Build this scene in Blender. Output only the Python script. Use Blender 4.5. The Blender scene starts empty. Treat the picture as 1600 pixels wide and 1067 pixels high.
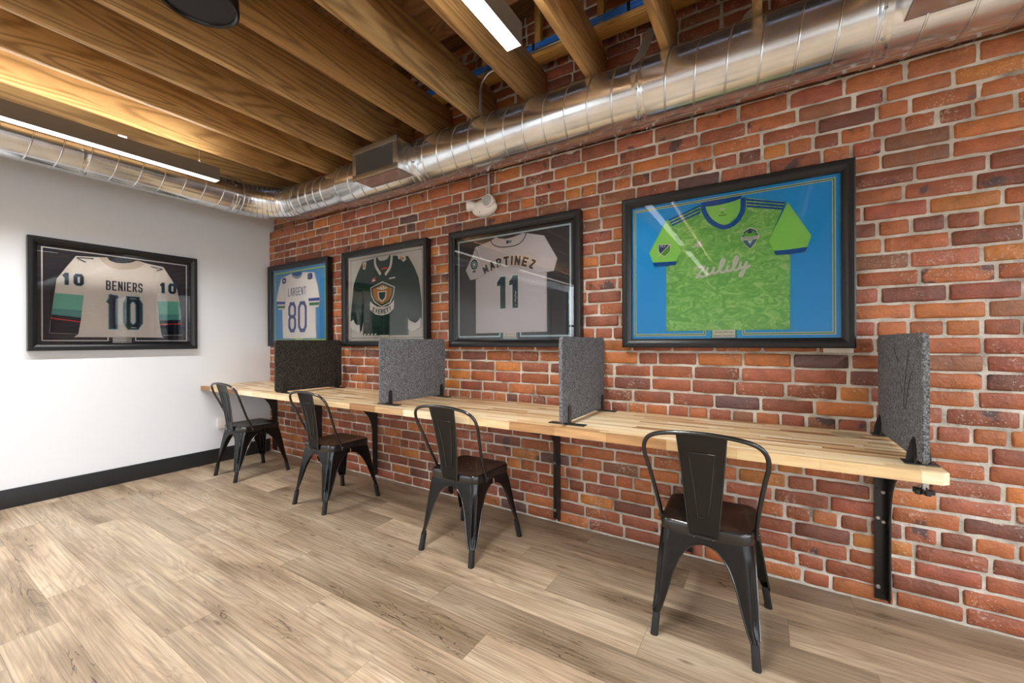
import bpy, bmesh, math, random
import numpy as np
from mathutils import Vector, Matrix
random.seed(7)
R = math.radians
S = bpy.context.scene
COL = S.collection

# ---------------------------------------------------------------- camera
f_px, yaw, roll, hy = 637.92, .5542, -.0035, 535.14
camd = bpy.data.cameras.new('camera'); cam = bpy.data.objects.new('camera', camd); COL.objects.link(cam)
camd.sensor_width = 36; camd.sensor_fit = 'HORIZONTAL'; camd.lens = f_px / 1600 * 36
camd.shift_y = (hy - 533.5) / 1600
camd.clip_start = .02
d = Vector((-math.sin(yaw), math.cos(yaw), 0)); r = Vector((math.cos(yaw), math.sin(yaw), 0)); u = Vector((0, 0, 1))
r2 = r * math.cos(roll) + u * math.sin(roll); u2 = -r * math.sin(roll) + u * math.cos(roll)
M = Matrix((r2, u2, -d)).transposed().to_4x4(); M.translation = Vector((4.602, -2.4008, 1.17))
cam.matrix_world = M
S.camera = cam

# ---------------------------------------------------------------- view, world, lights
S.view_settings.view_transform = 'Standard'; S.view_settings.look = 'None'
S.view_settings.gamma = 1; S.view_settings.use_curve_mapping = False
S.view_settings.exposure = .5
LAMP_DOWN, LAMP_UP, SKY, WARM = 38, 12, 7.5, (1.0, .99, .97)
w = bpy.data.worlds.new('world'); S.world = w; w.use_nodes = True
wn = w.node_tree.nodes; wl = w.node_tree.links
bg = wn['Background']; bg.inputs[1].default_value = SKY
tc = wn.new('ShaderNodeTexCoord'); sep = wn.new('ShaderNodeSeparateXYZ'); ra = wn.new('ShaderNodeValToRGB')
wl.new(tc.outputs['Generated'], sep.inputs[0]); wl.new(sep.outputs[2], ra.inputs[0]); wl.new(ra.outputs[0], bg.inputs[0])
ra.color_ramp.elements[0].position = .0; ra.color_ramp.elements[0].color = (.30, .32, .33, 1)
ra.color_ramp.elements[1].position = .06; ra.color_ramp.elements[1].color = (.90, .95, 1, 1)
e = ra.color_ramp.elements.new(.9); e.color = (.55, .72, 1, 1)

# ---------------------------------------------------------------- helpers
def lin(h):
    h = h.lstrip('#'); c = [int(h[i:i + 2], 16) / 255 for i in (0, 2, 4)]
    return tuple((x / 12.92 if x <= .04045 else ((x + .055) / 1.055) ** 2.4) for x in c) + (1,)

MATS = {}
def mat(name, color='#808080', rough=.5, metal=0, noise=0, nscale=20, bump=0, bscale=40, coat=0, emit=None, estr=0, spec=.5, stretch=None):
    if name in MATS: return MATS[name]
    m = bpy.data.materials.new(name); m.use_nodes = True; MATS[name] = m
    n, l = m.node_tree.nodes, m.node_tree.links; p = n['Principled BSDF']
    c = lin(color)
    p.inputs['Base Color'].default_value = c; p.inputs['Roughness'].default_value = rough
    p.inputs['Metallic'].default_value = metal; p.inputs['Specular IOR Level'].default_value = spec
    p.inputs['Coat Weight'].default_value = coat
    t = n.new('ShaderNodeTexCoord'); mp = n.new('ShaderNodeMapping'); l.new(t.outputs['Object'], mp.inputs[0])
    if stretch: mp.inputs['Scale'].default_value = stretch
    if noise:
        nz = n.new('ShaderNodeTexNoise'); nz.inputs['Scale'].default_value = nscale; nz.inputs['Detail'].default_value = 5
        l.new(mp.outputs[0], nz.inputs[0]); mx = n.new('ShaderNodeMix'); mx.data_type = 'RGBA'
        mx.inputs[6].default_value = tuple(max(0, x * (1 - noise)) for x in c[:3]) + (1,)
        mx.inputs[7].default_value = tuple(min(1, x * (1 + noise)) for x in c[:3]) + (1,)
        l.new(nz.outputs[0], mx.inputs[0]); l.new(mx.outputs[2], p.inputs['Base Color'])
    if bump:
        nb = n.new('ShaderNodeTexNoise'); nb.inputs['Scale'].default_value = bscale; nb.inputs['Detail'].default_value = 4
        l.new(mp.outputs[0], nb.inputs[0]); b = n.new('ShaderNodeBump'); b.inputs['Strength'].default_value = bump
        b.inputs['Distance'].default_value = .01
        l.new(nb.outputs[0], b.inputs['Height']); l.new(b.outputs[0], p.inputs['Normal'])
    if emit:
        p.inputs['Emission Color'].default_value = lin(emit); p.inputs['Emission Strength'].default_value = estr
    return m

def N(m): return m.node_tree.nodes, m.node_tree.links
def math_node(n, l, op, a, b=None, c=None):
    k = n.new('ShaderNodeMath'); k.operation = op
    for i, v in enumerate((a, b, c)):
        if v is None: continue
        if isinstance(v, (int, float)): k.inputs[i].default_value = v
        else: l.new(v, k.inputs[i])
    return k.outputs[0]
def ramp(n, l, fac, stops, interp='LINEAR'):
    k = n.new('ShaderNodeValToRGB'); k.color_ramp.interpolation = interp
    el = k.color_ramp.elements
    while len(el) > 1: el.remove(el[-1])
    el[0].position = stops[0][0]; el[0].color = lin(stops[0][1])
    for p, c in stops[1:]:
        x = el.new(p); x.color = lin(c)
    l.new(fac, k.inputs[0]); return k.outputs[0]
def mixc(n, l, fac, a, b, mode='MIX'):
    k = n.new('ShaderNodeMix'); k.data_type = 'RGBA'; k.blend_type = mode
    if isinstance(fac, (int, float)): k.inputs[0].default_value = fac
    else: l.new(fac, k.inputs[0])
    for i, v in ((6, a), (7, b)):
        if isinstance(v, str): k.inputs[i].default_value = lin(v)
        else: l.new(v, k.inputs[i])
    return k.outputs[2]

def link(name, me, m=None, parent=None, smooth=False, angle=None):
    o = bpy.data.objects.new(name, me); COL.objects.link(o)
    if m is not None: me.materials.append(m)
    if parent is not None: o.parent = parent
    if smooth or angle is not None:
        me.polygons.foreach_set('use_smooth', [True] * len(me.polygons))
        if angle is not None: me.set_sharp_from_angle(angle=R(angle))
    return o
def obj(name, bm, m, parent=None, angle=35):
    me = bpy.data.meshes.new(name); bmesh.ops.recalc_face_normals(bm, faces=bm.faces); bm.to_mesh(me); bm.free()
    return link(name, me, m, parent, angle=angle)
def tag(o, label, cat, group=None):
    o['label'] = label; o['category'] = cat
    if group: o['group'] = group
    return o
def structure(o): o['kind'] = 'structure'; return o
def thing(name, label, cat, loc=(0, 0, 0), rotz=0, group=None):
    o = bpy.data.objects.new(name, None); COL.objects.link(o); o.empty_display_size = .1
    o.location = loc; o.rotation_euler = (0, 0, rotz)
    return tag(o, label, cat, group)

def box(bm, lo, hi, bev=0, seg=2):
    x0, y0, z0 = lo; x1, y1, z1 = hi
    v = [bm.verts.new(p) for p in ((x0, y0, z0), (x1, y0, z0), (x1, y1, z0), (x0, y1, z0), (x0, y0, z1), (x1, y0, z1), (x1, y1, z1), (x0, y1, z1))]
    fs = [bm.faces.new([v[i] for i in q]) for q in ((3, 2, 1, 0), (4, 5, 6, 7), (0, 1, 5, 4), (1, 2, 6, 5), (2, 3, 7, 6), (3, 0, 4, 7))]
    if bev:
        es = list({e for f in fs for e in f.edges})
        bmesh.ops.bevel(bm, geom=es, offset=bev, segments=seg, affect='EDGES', profile=.5)
    return bm
def boxbm(lo, hi, bev=0, seg=2): return box(bmesh.new(), lo, hi, bev, seg)

def frames(pts, closed=False):
    n = len(pts); out = []
    nrm = None
    for i in range(n):
        a = pts[(i - 1) % n] if (closed or i > 0) else pts[i]; b = pts[(i + 1) % n] if (closed or i < n - 1) else pts[i]
        t = (b - a).normalized()
        if nrm is None:
            h = Vector((0, 0, 1)) if abs(t.z) < .9 else Vector((1, 0, 0))
            nrm = (h - t * h.dot(t)).normalized()
        else:
            nrm = (nrm - t * nrm.dot(t)).normalized()
        out.append((t, nrm, t.cross(nrm)))
    return out
def tube(bm, pts, rad, seg=10, closed=False, cap=True, taper=None):
    pts = [Vector(p) for p in pts]; fr = frames(pts, closed); rings = []
    for i, (p, (t, a, b)) in enumerate(zip(pts, fr)):
        rr = rad if taper is None else taper[i]
        rings.append([bm.verts.new(p + (a * math.cos(k * 2 * math.pi / seg) + b * math.sin(k * 2 * math.pi / seg)) * rr) for k in range(seg)])
    m = len(rings)
    for i in range(m if closed else m - 1):
        A, B = rings[i], rings[(i + 1) % m]
        for k in range(seg): bm.faces.new((A[k], A[(k + 1) % seg], B[(k + 1) % seg], B[k]))
    if cap and not closed:
        bm.faces.new(rings[0][::-1]); bm.faces.new(rings[-1])
    return bm
def catmull(P, n=8):
    P = [Vector(p) for p in P]; Q = [P[0] * 2 - P[1]] + P + [P[-1] * 2 - P[-2]]; out = []
    for i in range(1, len(Q) - 2):
        for k in range(n):
            t = k / n; a, b, c, e = Q[i - 1], Q[i], Q[i + 1], Q[i + 2]
            out.append(.5 * ((2 * b) + (-a + c) * t + (2 * a - 5 * b + 4 * c - e) * t * t + (-a + 3 * b - 3 * c + e) * t ** 3))
    out.append(P[-1]); return out
def lathe(bm, prof, seg=32, origin=(0, 0, 0), axis='z', cap=True):
    """prof: list of (radius, height) along axis"""
    o = Vector(origin); rings = []
    for rr, h in prof:
        ring = []
        for k in range(seg):
            c, s = math.cos(k * 2 * math.pi / seg) * rr, math.sin(k * 2 * math.pi / seg) * rr
            p = {'z': (c, s, h), 'x': (h, c, s), 'y': (s, h, c)}[axis]
            ring.append(bm.verts.new(o + Vector(p)))
        rings.append(ring)
    for A, B in zip(rings[:-1], rings[1:]):
        for k in range(seg): bm.faces.new((A[k], A[(k + 1) % seg], B[(k + 1) % seg], B[k]))
    if cap:
        bm.faces.new(rings[0][::-1]); bm.faces.new(rings[-1])
    return bm
def prism(bm, pts, y0, y1, bev=0, plane='xz'):
    """polygon in the xz plane, from y0 (back) to y1 (front)"""
    def P(a, b, c): return {'xz': (a, c, b), 'yz': (c, a, b), 'xy': (a, b, c)}[plane]
    A = [bm.verts.new(P(a, b, y0)) for a, b in pts]; B = [bm.verts.new(P(a, b, y1)) for a, b in pts]
    n = len(pts); bk = bm.faces.new(A); ft = bm.faces.new(B[::-1])
    for i in range(n): bm.faces.new((A[i], B[i], B[(i + 1) % n], A[(i + 1) % n]))
    if bev: bmesh.ops.bevel(bm, geom=list(ft.edges), offset=bev, segments=2, affect='EDGES', clamp_overlap=True)
    return bm

# ---------------------------------------------------------------- materials
M_black = mat('black_powder_coat', '#1a1a1b', .38, .0, bump=.02, bscale=300, spec=.6)
M_chair = mat('black_painted_sheet_metal', '#0f0f10', .27, .0, noise=.12, nscale=30, bump=.015, bscale=120, spec=.75, coat=.2)
M_rubber = mat('black_rubber', '#101010', .6)
M_steel = mat('zinc_steel', '#b9b9b6', .32, .9)
M_white = mat('white_wall_paint', '#e0e4e9', .75, noise=.015, nscale=3, bump=.03, bscale=90)
M_ceil = mat('plain_wall_paint', '#e4e4e4', .8)
M_base = mat('charcoal_baseboard_paint', '#232528', .45, bump=.02)
M_plastic = mat('white_plastic', '#e9e4e0', .35)
M_galv = mat('galvanized', '#c9cacb', .24, .95)
def galv():
    m = M_galv; n, l = N(m); p = n['Principled BSDF']
    t = n.new('ShaderNodeTexCoord'); mp = n.new('ShaderNodeMapping'); mp.inputs['Scale'].default_value = (5, 7, 7)
    l.new(t.outputs['Object'], mp.inputs[0])
    a = n.new('ShaderNodeTexNoise'); a.inputs['Scale'].default_value = 1.2; a.inputs['Detail'].default_value = 6; l.new(mp.outputs[0], a.inputs[0])
    v = n.new('ShaderNodeTexVoronoi'); v.inputs['Scale'].default_value = 60; l.new(t.outputs['Object'], v.inputs[0])
    rr = math_node(n, l, 'MULTIPLY_ADD', a.outputs[0], .18, .10); l.new(rr, p.inputs['Roughness'])
    c = ramp(n, l, a.outputs[0], [(.3, '#d2d5d8'), (.7, '#eceef0')]); c2 = mixc(n, l, .06, c, v.outputs['Color'], 'OVERLAY')
    l.new(c2, p.inputs['Base Color'])
    b = n.new('ShaderNodeBump'); b.inputs['Strength'].default_value = .05; b.inputs['Distance'].default_value = .01
    l.new(a.outputs[0], b.inputs['Height']); l.new(b.outputs[0], p.inputs['Normal'])
galv()

def brick_mat():
    m = bpy.data.materials.new('old_red_brick'); m.use_nodes = True; n, l = N(m); p = n['Principled BSDF']; p.inputs['Specular IOR Level'].default_value = .6
    at = n.new('ShaderNodeAttribute'); at.attribute_name = 'bcol'
    rn = n.new('ShaderNodeAttribute'); rn.attribute_name = 'brnd'
    t = n.new('ShaderNodeTexCoord')
    n1 = n.new('ShaderNodeTexNoise'); n1.inputs['Scale'].default_value = 14; n1.inputs['Detail'].default_value = 7; n1.inputs['Roughness'].default_value = .62
    l.new(t.outputs['Object'], n1.inputs[0])
    n2 = n.new('ShaderNodeTexNoise'); n2.inputs['Scale'].default_value = 70; n2.inputs['Detail'].default_value = 5; l.new(t.outputs['Object'], n2.inputs[0])
    br = ramp(n, l, n1.outputs[0], [(.28, '#6d6462'), (.5, '#b9b9b9'), (.72, '#e0d6cc')])
    c = mixc(n, l, .5, at.outputs['Color'], br, 'OVERLAY')
    # charred patches on some bricks
    n3 = n.new('ShaderNodeTexNoise'); n3.inputs['Scale'].default_value = 9; n3.inputs['Detail'].default_value = 3; l.new(t.outputs['Object'], n3.inputs[0])
    k = math_node(n, l, 'ADD', n3.outputs[0], math_node(n, l, 'MULTIPLY', rn.outputs['Fac'], .34))
    ch = ramp(n, l, k, [(.87, '#000000'), (.93, '#ffffff')]); c = mixc(n, l, math_node(n, l, 'MULTIPLY', ch, .85), c, '#3a3134')
    # pale specks and lime bloom
    v = n.new('ShaderNodeTexVoronoi'); v.inputs['Scale'].default_value = 85; v.inputs['Randomness'].default_value = 1; l.new(t.outputs['Object'], v.inputs[0])
    n4 = n.new('ShaderNodeTexNoise'); n4.inputs['Scale'].default_value = 5; l.new(t.outputs['Object'], n4.inputs[0])
    sp = ramp(n, l, math_node(n, l, 'SUBTRACT', v.outputs['Distance'], math_node(n, l, 'MULTIPLY', rn.outputs['Fac'], .16)), [(.0, '#ffffff'), (.07, '#000000')])
    sp = math_node(n, l, 'MULTIPLY', sp, ramp(n, l, n4.outputs[0], [(.45, '#000000'), (.55, '#ffffff')]))
    c = mixc(n, l, math_node(n, l, 'MULTIPLY', sp, .75), c, '#d8c7b4')
    lm = ramp(n, l, math_node(n, l, 'MULTIPLY', n2.outputs[0], n4.outputs[0]), [(.34, '#000000'), (.42, '#ffffff')])
    c = mixc(n, l, math_node(n, l, 'MULTIPLY', lm, .45), c, '#cdb9a8')
    l.new(c, p.inputs['Base Color']); p.inputs['Roughness'].default_value = .55
    l.new(math_node(n, l, 'MULTIPLY_ADD', n2.outputs[0], .4, .32), p.inputs['Roughness'])
    h = math_node(n, l, 'ADD', n1.outputs[0], math_node(n, l, 'MULTIPLY', n2.outputs[0], .5))
    h = math_node(n, l, 'SUBTRACT', h, math_node(n, l, 'MULTIPLY', ramp(n, l, v.outputs['Distance'], [(.0, '#ffffff'), (.2, '#000000')]), .15))
    b = n.new('ShaderNodeBump'); b.inputs['Strength'].default_value = .9; b.inputs['Distance'].default_value = .009
    l.new(h, b.inputs['Height']); l.new(b.outputs[0], p.inputs['Normal'])
    return m
M_brick = brick_mat()
def mortar_mat():
    m = bpy.data.materials.new('lime_mortar'); m.use_nodes = True; n, l = N(m); p = n['Principled BSDF']
    t = n.new('ShaderNodeTexCoord'); a = n.new('ShaderNodeTexNoise'); a.inputs['Scale'].default_value = 8; a.inputs['Detail'].default_value = 8
    l.new(t.outputs['Object'], a.inputs[0])
    c = ramp(n, l, a.outputs[0], [(.3, '#8e857a'), (.46, '#bdb5a8'), (.65, '#dad4c9')])
    l.new(c, p.inputs['Base Color']); p.inputs['Roughness'].default_value = .9
    q = n.new('ShaderNodeTexNoise'); q.inputs['Scale'].default_value = 90; q.inputs['Detail'].default_value = 6; l.new(t.outputs['Object'], q.inputs[0])
    b = n.new('ShaderNodeBump'); b.inputs['Strength'].default_value = .9; b.inputs['Distance'].default_value = .006
    l.new(q.outputs[0], b.inputs['Height']); l.new(b.outputs[0], p.inputs['Normal'])
    return m
M_mortar = mortar_mat()

def timber_mat(name, base, dark, light, axis_scale, obj_rand=True):
    m = bpy.data.materials.new(name); m.use_nodes = True; n, l = N(m); p = n['Principled BSDF']
    t = n.new('ShaderNodeTexCoord'); oi = n.new('ShaderNodeObjectInfo'); ad = n.new('ShaderNodeVectorMath'); ad.operation = 'ADD'
    l.new(t.outputs['Object'], ad.inputs[0])
    cb = n.new('ShaderNodeCombineXYZ'); k = math_node(n, l, 'MULTIPLY', oi.outputs['Random'], 37.0)
    for i in range(3): l.new(k, cb.inputs[i])
    l.new(cb.outputs[0], ad.inputs[1])
    mp = n.new('ShaderNodeMapping'); mp.inputs['Scale'].default_value = axis_scale; l.new(ad.outputs[0], mp.inputs[0])
    big = n.new('ShaderNodeTexNoise'); big.inputs['Scale'].default_value = 1.1; big.inputs['Detail'].default_value = 1.5; big.inputs['Distortion'].default_value = .5
    l.new(mp.outputs[0], big.inputs[0])
    ring = math_node(n, l, 'SINE', math_node(n, l, 'MULTIPLY', big.outputs[0], 95.0))
    ring = math_node(n, l, 'MULTIPLY_ADD', ring, .5, .5); ring = math_node(n, l, 'POWER', ring, 2.4)
    fine = n.new('ShaderNodeTexNoise'); fine.inputs['Scale'].default_value = 22; fine.inputs['Detail'].default_value = 5; l.new(mp.outputs[0], fine.inputs[0])
    tone = n.new('ShaderNodeTexNoise'); tone.inputs['Scale'].default_value = .6; l.new(mp.outputs[0], tone.inputs[0])
    c = ramp(n, l, tone.outputs[0], [(.3, base), (.7, light)])
    c = mixc(n, l, math_node(n, l, 'MULTIPLY', ring, .55), c, dark)
    c = mixc(n, l, .35, c, fine.outputs[0], 'OVERLAY')
    hue = n.new('ShaderNodeHueSaturation'); l.new(c, hue.inputs['Color'])
    l.new(math_node(n, l, 'MULTIPLY_ADD', oi.outputs['Random'], .50, .72), hue.inputs['Value'])
    l.new(hue.outputs[0], p.inputs['Base Color']); p.inputs['Roughness'].default_value = .48
    b = n.new('ShaderNodeBump'); b.inputs['Strength'].default_value = .25; b.inputs['Distance'].default_value = .003
    l.new(fine.outputs[0], b.inputs['Height']); l.new(b.outputs[0], p.inputs['Normal'])
    return m
M_joist = timber_mat('old_fir_joist', '#b98b50', '#6c461f', '#dcb880', (5, .45, 5))
M_block = timber_mat('new_fir_stud', '#c08d45', '#94652c', '#d0a25c', (.7, 5, 5))
M_post = timber_mat('new_fir_post', '#c08d45', '#94652c', '#d0a25c', (5, 5, .7))
M_deck = timber_mat('dark_roof_deck', '#6d4a2c', '#2f1f12', '#84603c', (.8, 5, 5))

def butcher_mat():
    m = bpy.data.materials.new('butcher_block'); m.use_nodes = True; n, l = N(m); p = n['Principled BSDF']
    t = n.new('ShaderNodeTexCoord'); s = n.new('ShaderNodeSeparateXYZ'); l.new(t.outputs['Object'], s.inputs[0])
    yz = math_node(n, l, 'ADD', s.outputs[1], math_node(n, l, 'MULTIPLY', s.outputs[2], .0))
    row = math_node(n, l, 'FLOOR', math_node(n, l, 'DIVIDE', yz, .027))
    wn1 = n.new('ShaderNodeTexWhiteNoise'); wn1.noise_dimensions = '1D'; l.new(row, wn1.inputs['W'])
    xs = math_node(n, l, 'ADD', s.outputs[0], math_node(n, l, 'MULTIPLY', wn1.outputs[0], 5.0))
    ln = math_node(n, l, 'MULTIPLY_ADD', wn1.outputs[0], .12, .24)
    xd = math_node(n, l, 'DIVIDE', xs, ln); seg = math_node(n, l, 'FLOOR', xd)
    cb = n.new('ShaderNodeCombineXYZ'); l.new(row, cb.inputs[0]); l.new(seg, cb.inputs[1])
    wn2 = n.new('ShaderNodeTexWhiteNoise'); wn2.noise_dimensions = '3D'; l.new(cb.outputs[0], wn2.inputs['Vector'])
    c = ramp(n, l, wn2.outputs[0], [(0, '#94693f'), (.10, '#b98f62'), (.28, '#d3b587'), (.6, '#e2caa0'), (1, '#efe0c2')])
    mp = n.new('ShaderNodeMapping'); mp.inputs['Scale'].default_value = (4, 70, 40); l.new(t.outputs['Object'], mp.inputs[0])
    g = n.new('ShaderNodeTexNoise'); g.inputs['Scale'].default_value = 1.3; g.inputs['Detail'].default_value = 6; l.new(mp.outputs[0], g.inputs[0])
    c = mixc(n, l, .45, c, ramp(n, l, g.outputs[0], [(.3, '#8a8a8a'), (.7, '#dcdcdc')]), 'OVERLAY')
    fy = math_node(n, l, 'FRACT', math_node(n, l, 'DIVIDE', yz, .027)); fx = math_node(n, l, 'FRACT', xd)
    ed = math_node(n, l, 'ADD', math_node(n, l, 'LESS_THAN', fy, .035), math_node(n, l, 'LESS_THAN', fx, .006))
    c = mixc(n, l, math_node(n, l, 'MULTIPLY', ed, .35), c, '#8a6238')
    l.new(c, p.inputs['Base Color']); p.inputs['Roughness'].default_value = .38
    return m
M_butcher = butcher_mat()

def floor_mat():
    m = bpy.data.materials.new('oak_plank'); m.use_nodes = True; n, l = N(m); p = n['Principled BSDF']
    at = n.new('ShaderNodeAttribute'); at.attribute_name = 'prnd'
    uv = n.new('ShaderNodeUVMap'); uv.uv_map = 'UVMap'
    s = n.new('ShaderNodeSeparateXYZ'); l.new(uv.outputs[0], s.inputs[0])
    t = n.new('ShaderNodeTexCoord')
    cb = n.new('ShaderNodeCombineXYZ'); k = math_node(n, l, 'MULTIPLY', at.outputs['Fac'], 91.0)
    for i in range(3): l.new(k, cb.inputs[i])
    ad = n.new('ShaderNodeVectorMath'); ad.operation = 'ADD'; l.new(t.outputs['Object'], ad.inputs[0]); l.new(cb.outputs[0], ad.inputs[1])
    mp = n.new('ShaderNodeMapping'); mp.inputs['Scale'].default_value = (.8, 8.5, 1); l.new(ad.outputs[0], mp.inputs[0])
    big = n.new('ShaderNodeTexNoise'); big.inputs['Scale'].default_value = 1.0; big.inputs['Detail'].default_value = 2; big.inputs['Distortion'].default_value = 1.1
    l.new(mp.outputs[0], big.inputs[0])
    ring = math_node(n, l, 'SINE', math_node(n, l, 'MULTIPLY', big.outputs[0], 85.0)); ring = math_node(n, l, 'POWER', math_node(n, l, 'MULTIPLY_ADD', ring, .5, .5), 3.0)
    mp2 = n.new('ShaderNodeMapping'); mp2.inputs['Scale'].default_value = (1.6, 85, 1); l.new(ad.outputs[0], mp2.inputs[0])
    fine = n.new('ShaderNodeTexNoise'); fine.inputs['Scale'].default_value = 1.2; fine.inputs['Detail'].default_value = 6; fine.inputs['Roughness'].default_value = .65; l.new(mp2.outputs[0], fine.inputs[0])
    mp4 = n.new('ShaderNodeMapping'); mp4.inputs['Scale'].default_value = (1.1, 4.5, 1); l.new(ad.outputs[0], mp4.inputs[0])
    tone = n.new('ShaderNodeTexNoise'); tone.inputs['Scale'].default_value = 1.3; tone.inputs['Detail'].default_value = 3; l.new(mp4.outputs[0], tone.inputs[0])
    c = ramp(n, l, tone.outputs[0], [(.28, '#806d56'), (.48, '#a59179'), (.7, '#b8a78f')])
    c = mixc(n, l, math_node(n, l, 'MULTIPLY', ring, .26), c, '#6f5a43')
    c = mixc(n, l, .62, c, ramp(n, l, fine.outputs[0], [(.3, '#626262'), (.7, '#d0d0d0')]), 'OVERLAY')
    hue = n.new('ShaderNodeHueSaturation'); l.new(c, hue.inputs['Color'])
    l.new(math_node(n, l, 'MULTIPLY_ADD', at.outputs['Fac'], .44, .78), hue.inputs['Value'])
    c = hue.outputs[0]
    # dark cracks and knots
    mp3 = n.new('ShaderNodeMapping'); mp3.inputs['Scale'].default_value = (.9, 9, 1); l.new(ad.outputs[0], mp3.inputs[0])
    ck = n.new('ShaderNodeTexNoise'); ck.inputs['Scale'].default_value = 2.1; ck.inputs['Detail'].default_value = 5; ck.inputs['Distortion'].default_value = .8; l.new(mp3.outputs[0], ck.inputs[0])
    a = math_node(n, l, 'ABSOLUTE', math_node(n, l, 'SUBTRACT', ck.outputs[0], .5))
    cr = ramp(n, l, a, [(.0, '#ffffff'), (.010, '#000000')])
    msk = ramp(n, l, tone.outputs[0], [(.37, '#ffffff'), (.46, '#000000')])
    c = mixc(n, l, math_node(n, l, 'MULTIPLY', cr, msk), c, '#3a2d22')
    kn = n.new('ShaderNodeTexVoronoi'); kn.inputs['Scale'].default_value = 1.0
    mp5 = n.new('ShaderNodeMapping'); mp5.inputs['Scale'].default_value = (2.3, 7, 1); l.new(ad.outputs[0], mp5.inputs[0]); l.new(mp5.outputs[0], kn.inputs[0])
    c = mixc(n, l, math_node(n, l, 'MULTIPLY', ramp(n, l, kn.outputs['Distance'], [(.02, '#ffffff'), (.09, '#000000')]), .7), c, '#4a3826')
    # seams from the plank's own uv (metres)
    sz = n.new('ShaderNodeAttribute'); sz.attribute_name = 'pedge'
    e1 = math_node(n, l, 'LESS_THAN', s.outputs[1], .0016); e2 = math_node(n, l, 'LESS_THAN', s.outputs[0], .0016)
    c = mixc(n, l, math_node(n, l, 'MULTIPLY', math_node(n, l, 'MAXIMUM', e1, e2), .7), c, '#4a3a28')
    l.new(c, p.inputs['Base Color'])
    l.new(math_node(n, l, 'MULTIPLY_ADD', fine.outputs[0], .25, .30), p.inputs['Roughness'])
    b = n.new('ShaderNodeBump'); b.inputs['Strength'].default_value = .12; b.inputs['Distance'].default_value = .002
    l.new(fine.outputs[0], b.inputs['Height']); l.new(b.outputs[0], p.inputs['Normal'])
    return m
M_floor = floor_mat()

def felt_mat(name, dark, mid, light):
    m = bpy.data.materials.new(name); m.use_nodes = True; n, l = N(m); p = n['Principled BSDF']
    t = n.new('ShaderNodeTexCoord'); a = n.new('ShaderNodeTexNoise'); a.inputs['Scale'].default_value = 170; a.inputs['Detail'].default_value = 3; a.inputs['Roughness'].default_value = .7; a.inputs['Distortion'].default_value = .6
    l.new(t.outputs['Object'], a.inputs[0])
    c = ramp(n, l, a.outputs[0], [(.36, dark), (.5, mid), (.66, light)])
    l.new(c, p.inputs['Base Color']); p.inputs['Roughness'].default_value = .95; p.inputs['Specular IOR Level'].default_value = .2
    b = n.new('ShaderNodeBump'); b.inputs['Strength'].default_value = .3; b.inputs['Distance'].default_value = .002; l.new(a.outputs[0], b.inputs['Height']); l.new(b.outputs[0], p.inputs['Normal'])
    return m
M_felt = felt_mat('charcoal_felt', '#3c3d40', '#626468', '#95979b')
M_felt_dark = felt_mat('dark_felt', '#1b1917', '#35322f', '#66615b')

def glass_mat():
    m = bpy.data.materials.new('picture_glass'); m.use_nodes = True; n, l = N(m)
    n.remove(n['Principled BSDF']); out = n['Material Output']
    tr = n.new('ShaderNodeBsdfTransparent'); gl = n.new('ShaderNodeBsdfGlossy'); gl.inputs['Roughness'].default_value = .0
    fr = n.new('ShaderNodeFresnel'); fr.inputs['IOR'].default_value = 1.6; mx = n.new('ShaderNodeMixShader')
    l.new(math_node(n, l, 'MULTIPLY', fr.outputs[0], 1.1), mx.inputs[0]); l.new(tr.outputs[0], mx.inputs[1]); l.new(gl.outputs[0], mx.inputs[2]); l.new(mx.outputs[0], out.inputs[0])
    return m
M_glass = glass_mat()

def camo_mat():
    m = bpy.data.materials.new('camouflage_jersey_cloth'); m.use_nodes = True; n, l = N(m); p = n['Principled BSDF']
    t = n.new('ShaderNodeTexCoord'); mp = n.new('ShaderNodeMapping'); mp.inputs['Rotation'].default_value = (0, .5, 0); mp.inputs['Scale'].default_value = (1, 1, 1.5); l.new(t.outputs['Object'], mp.inputs[0])
    a = n.new('ShaderNodeTexNoise'); a.inputs['Scale'].default_value = 17; a.inputs['Detail'].default_value = 4; a.inputs['Distortion'].default_value = 1.6; a.inputs['Roughness'].default_value = .6
    l.new(mp.outputs[0], a.inputs[0])
    c = ramp(n, l, a.outputs[0], [(.0, '#6cbb5c'), (.42, '#7ec766'), (.47, '#8bd06d'), (.53, '#98d874'), (.58, '#a8e080'), (.63, '#bce892')], 'LINEAR')
    l.new(c, p.inputs['Base Color']); p.inputs['Roughness'].default_value = .7
    b = n.new('ShaderNodeBump'); b.inputs['Strength'].default_value = .2; b.inputs['Distance'].default_value = .01
    w2 = n.new('ShaderNodeTexNoise'); w2.inputs['Scale'].default_value = 7; l.new(t.outputs['Object'], w2.inputs[0]); l.new(w2.outputs[0], b.inputs['Height']); l.new(b.outputs[0], p.inputs['Normal'])
    return m
M_camo = camo_mat()
def cloth(name, color): return mat(name, color, .8, noise=.04, nscale=40, bump=.25, bscale=8, spec=.25)

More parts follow.
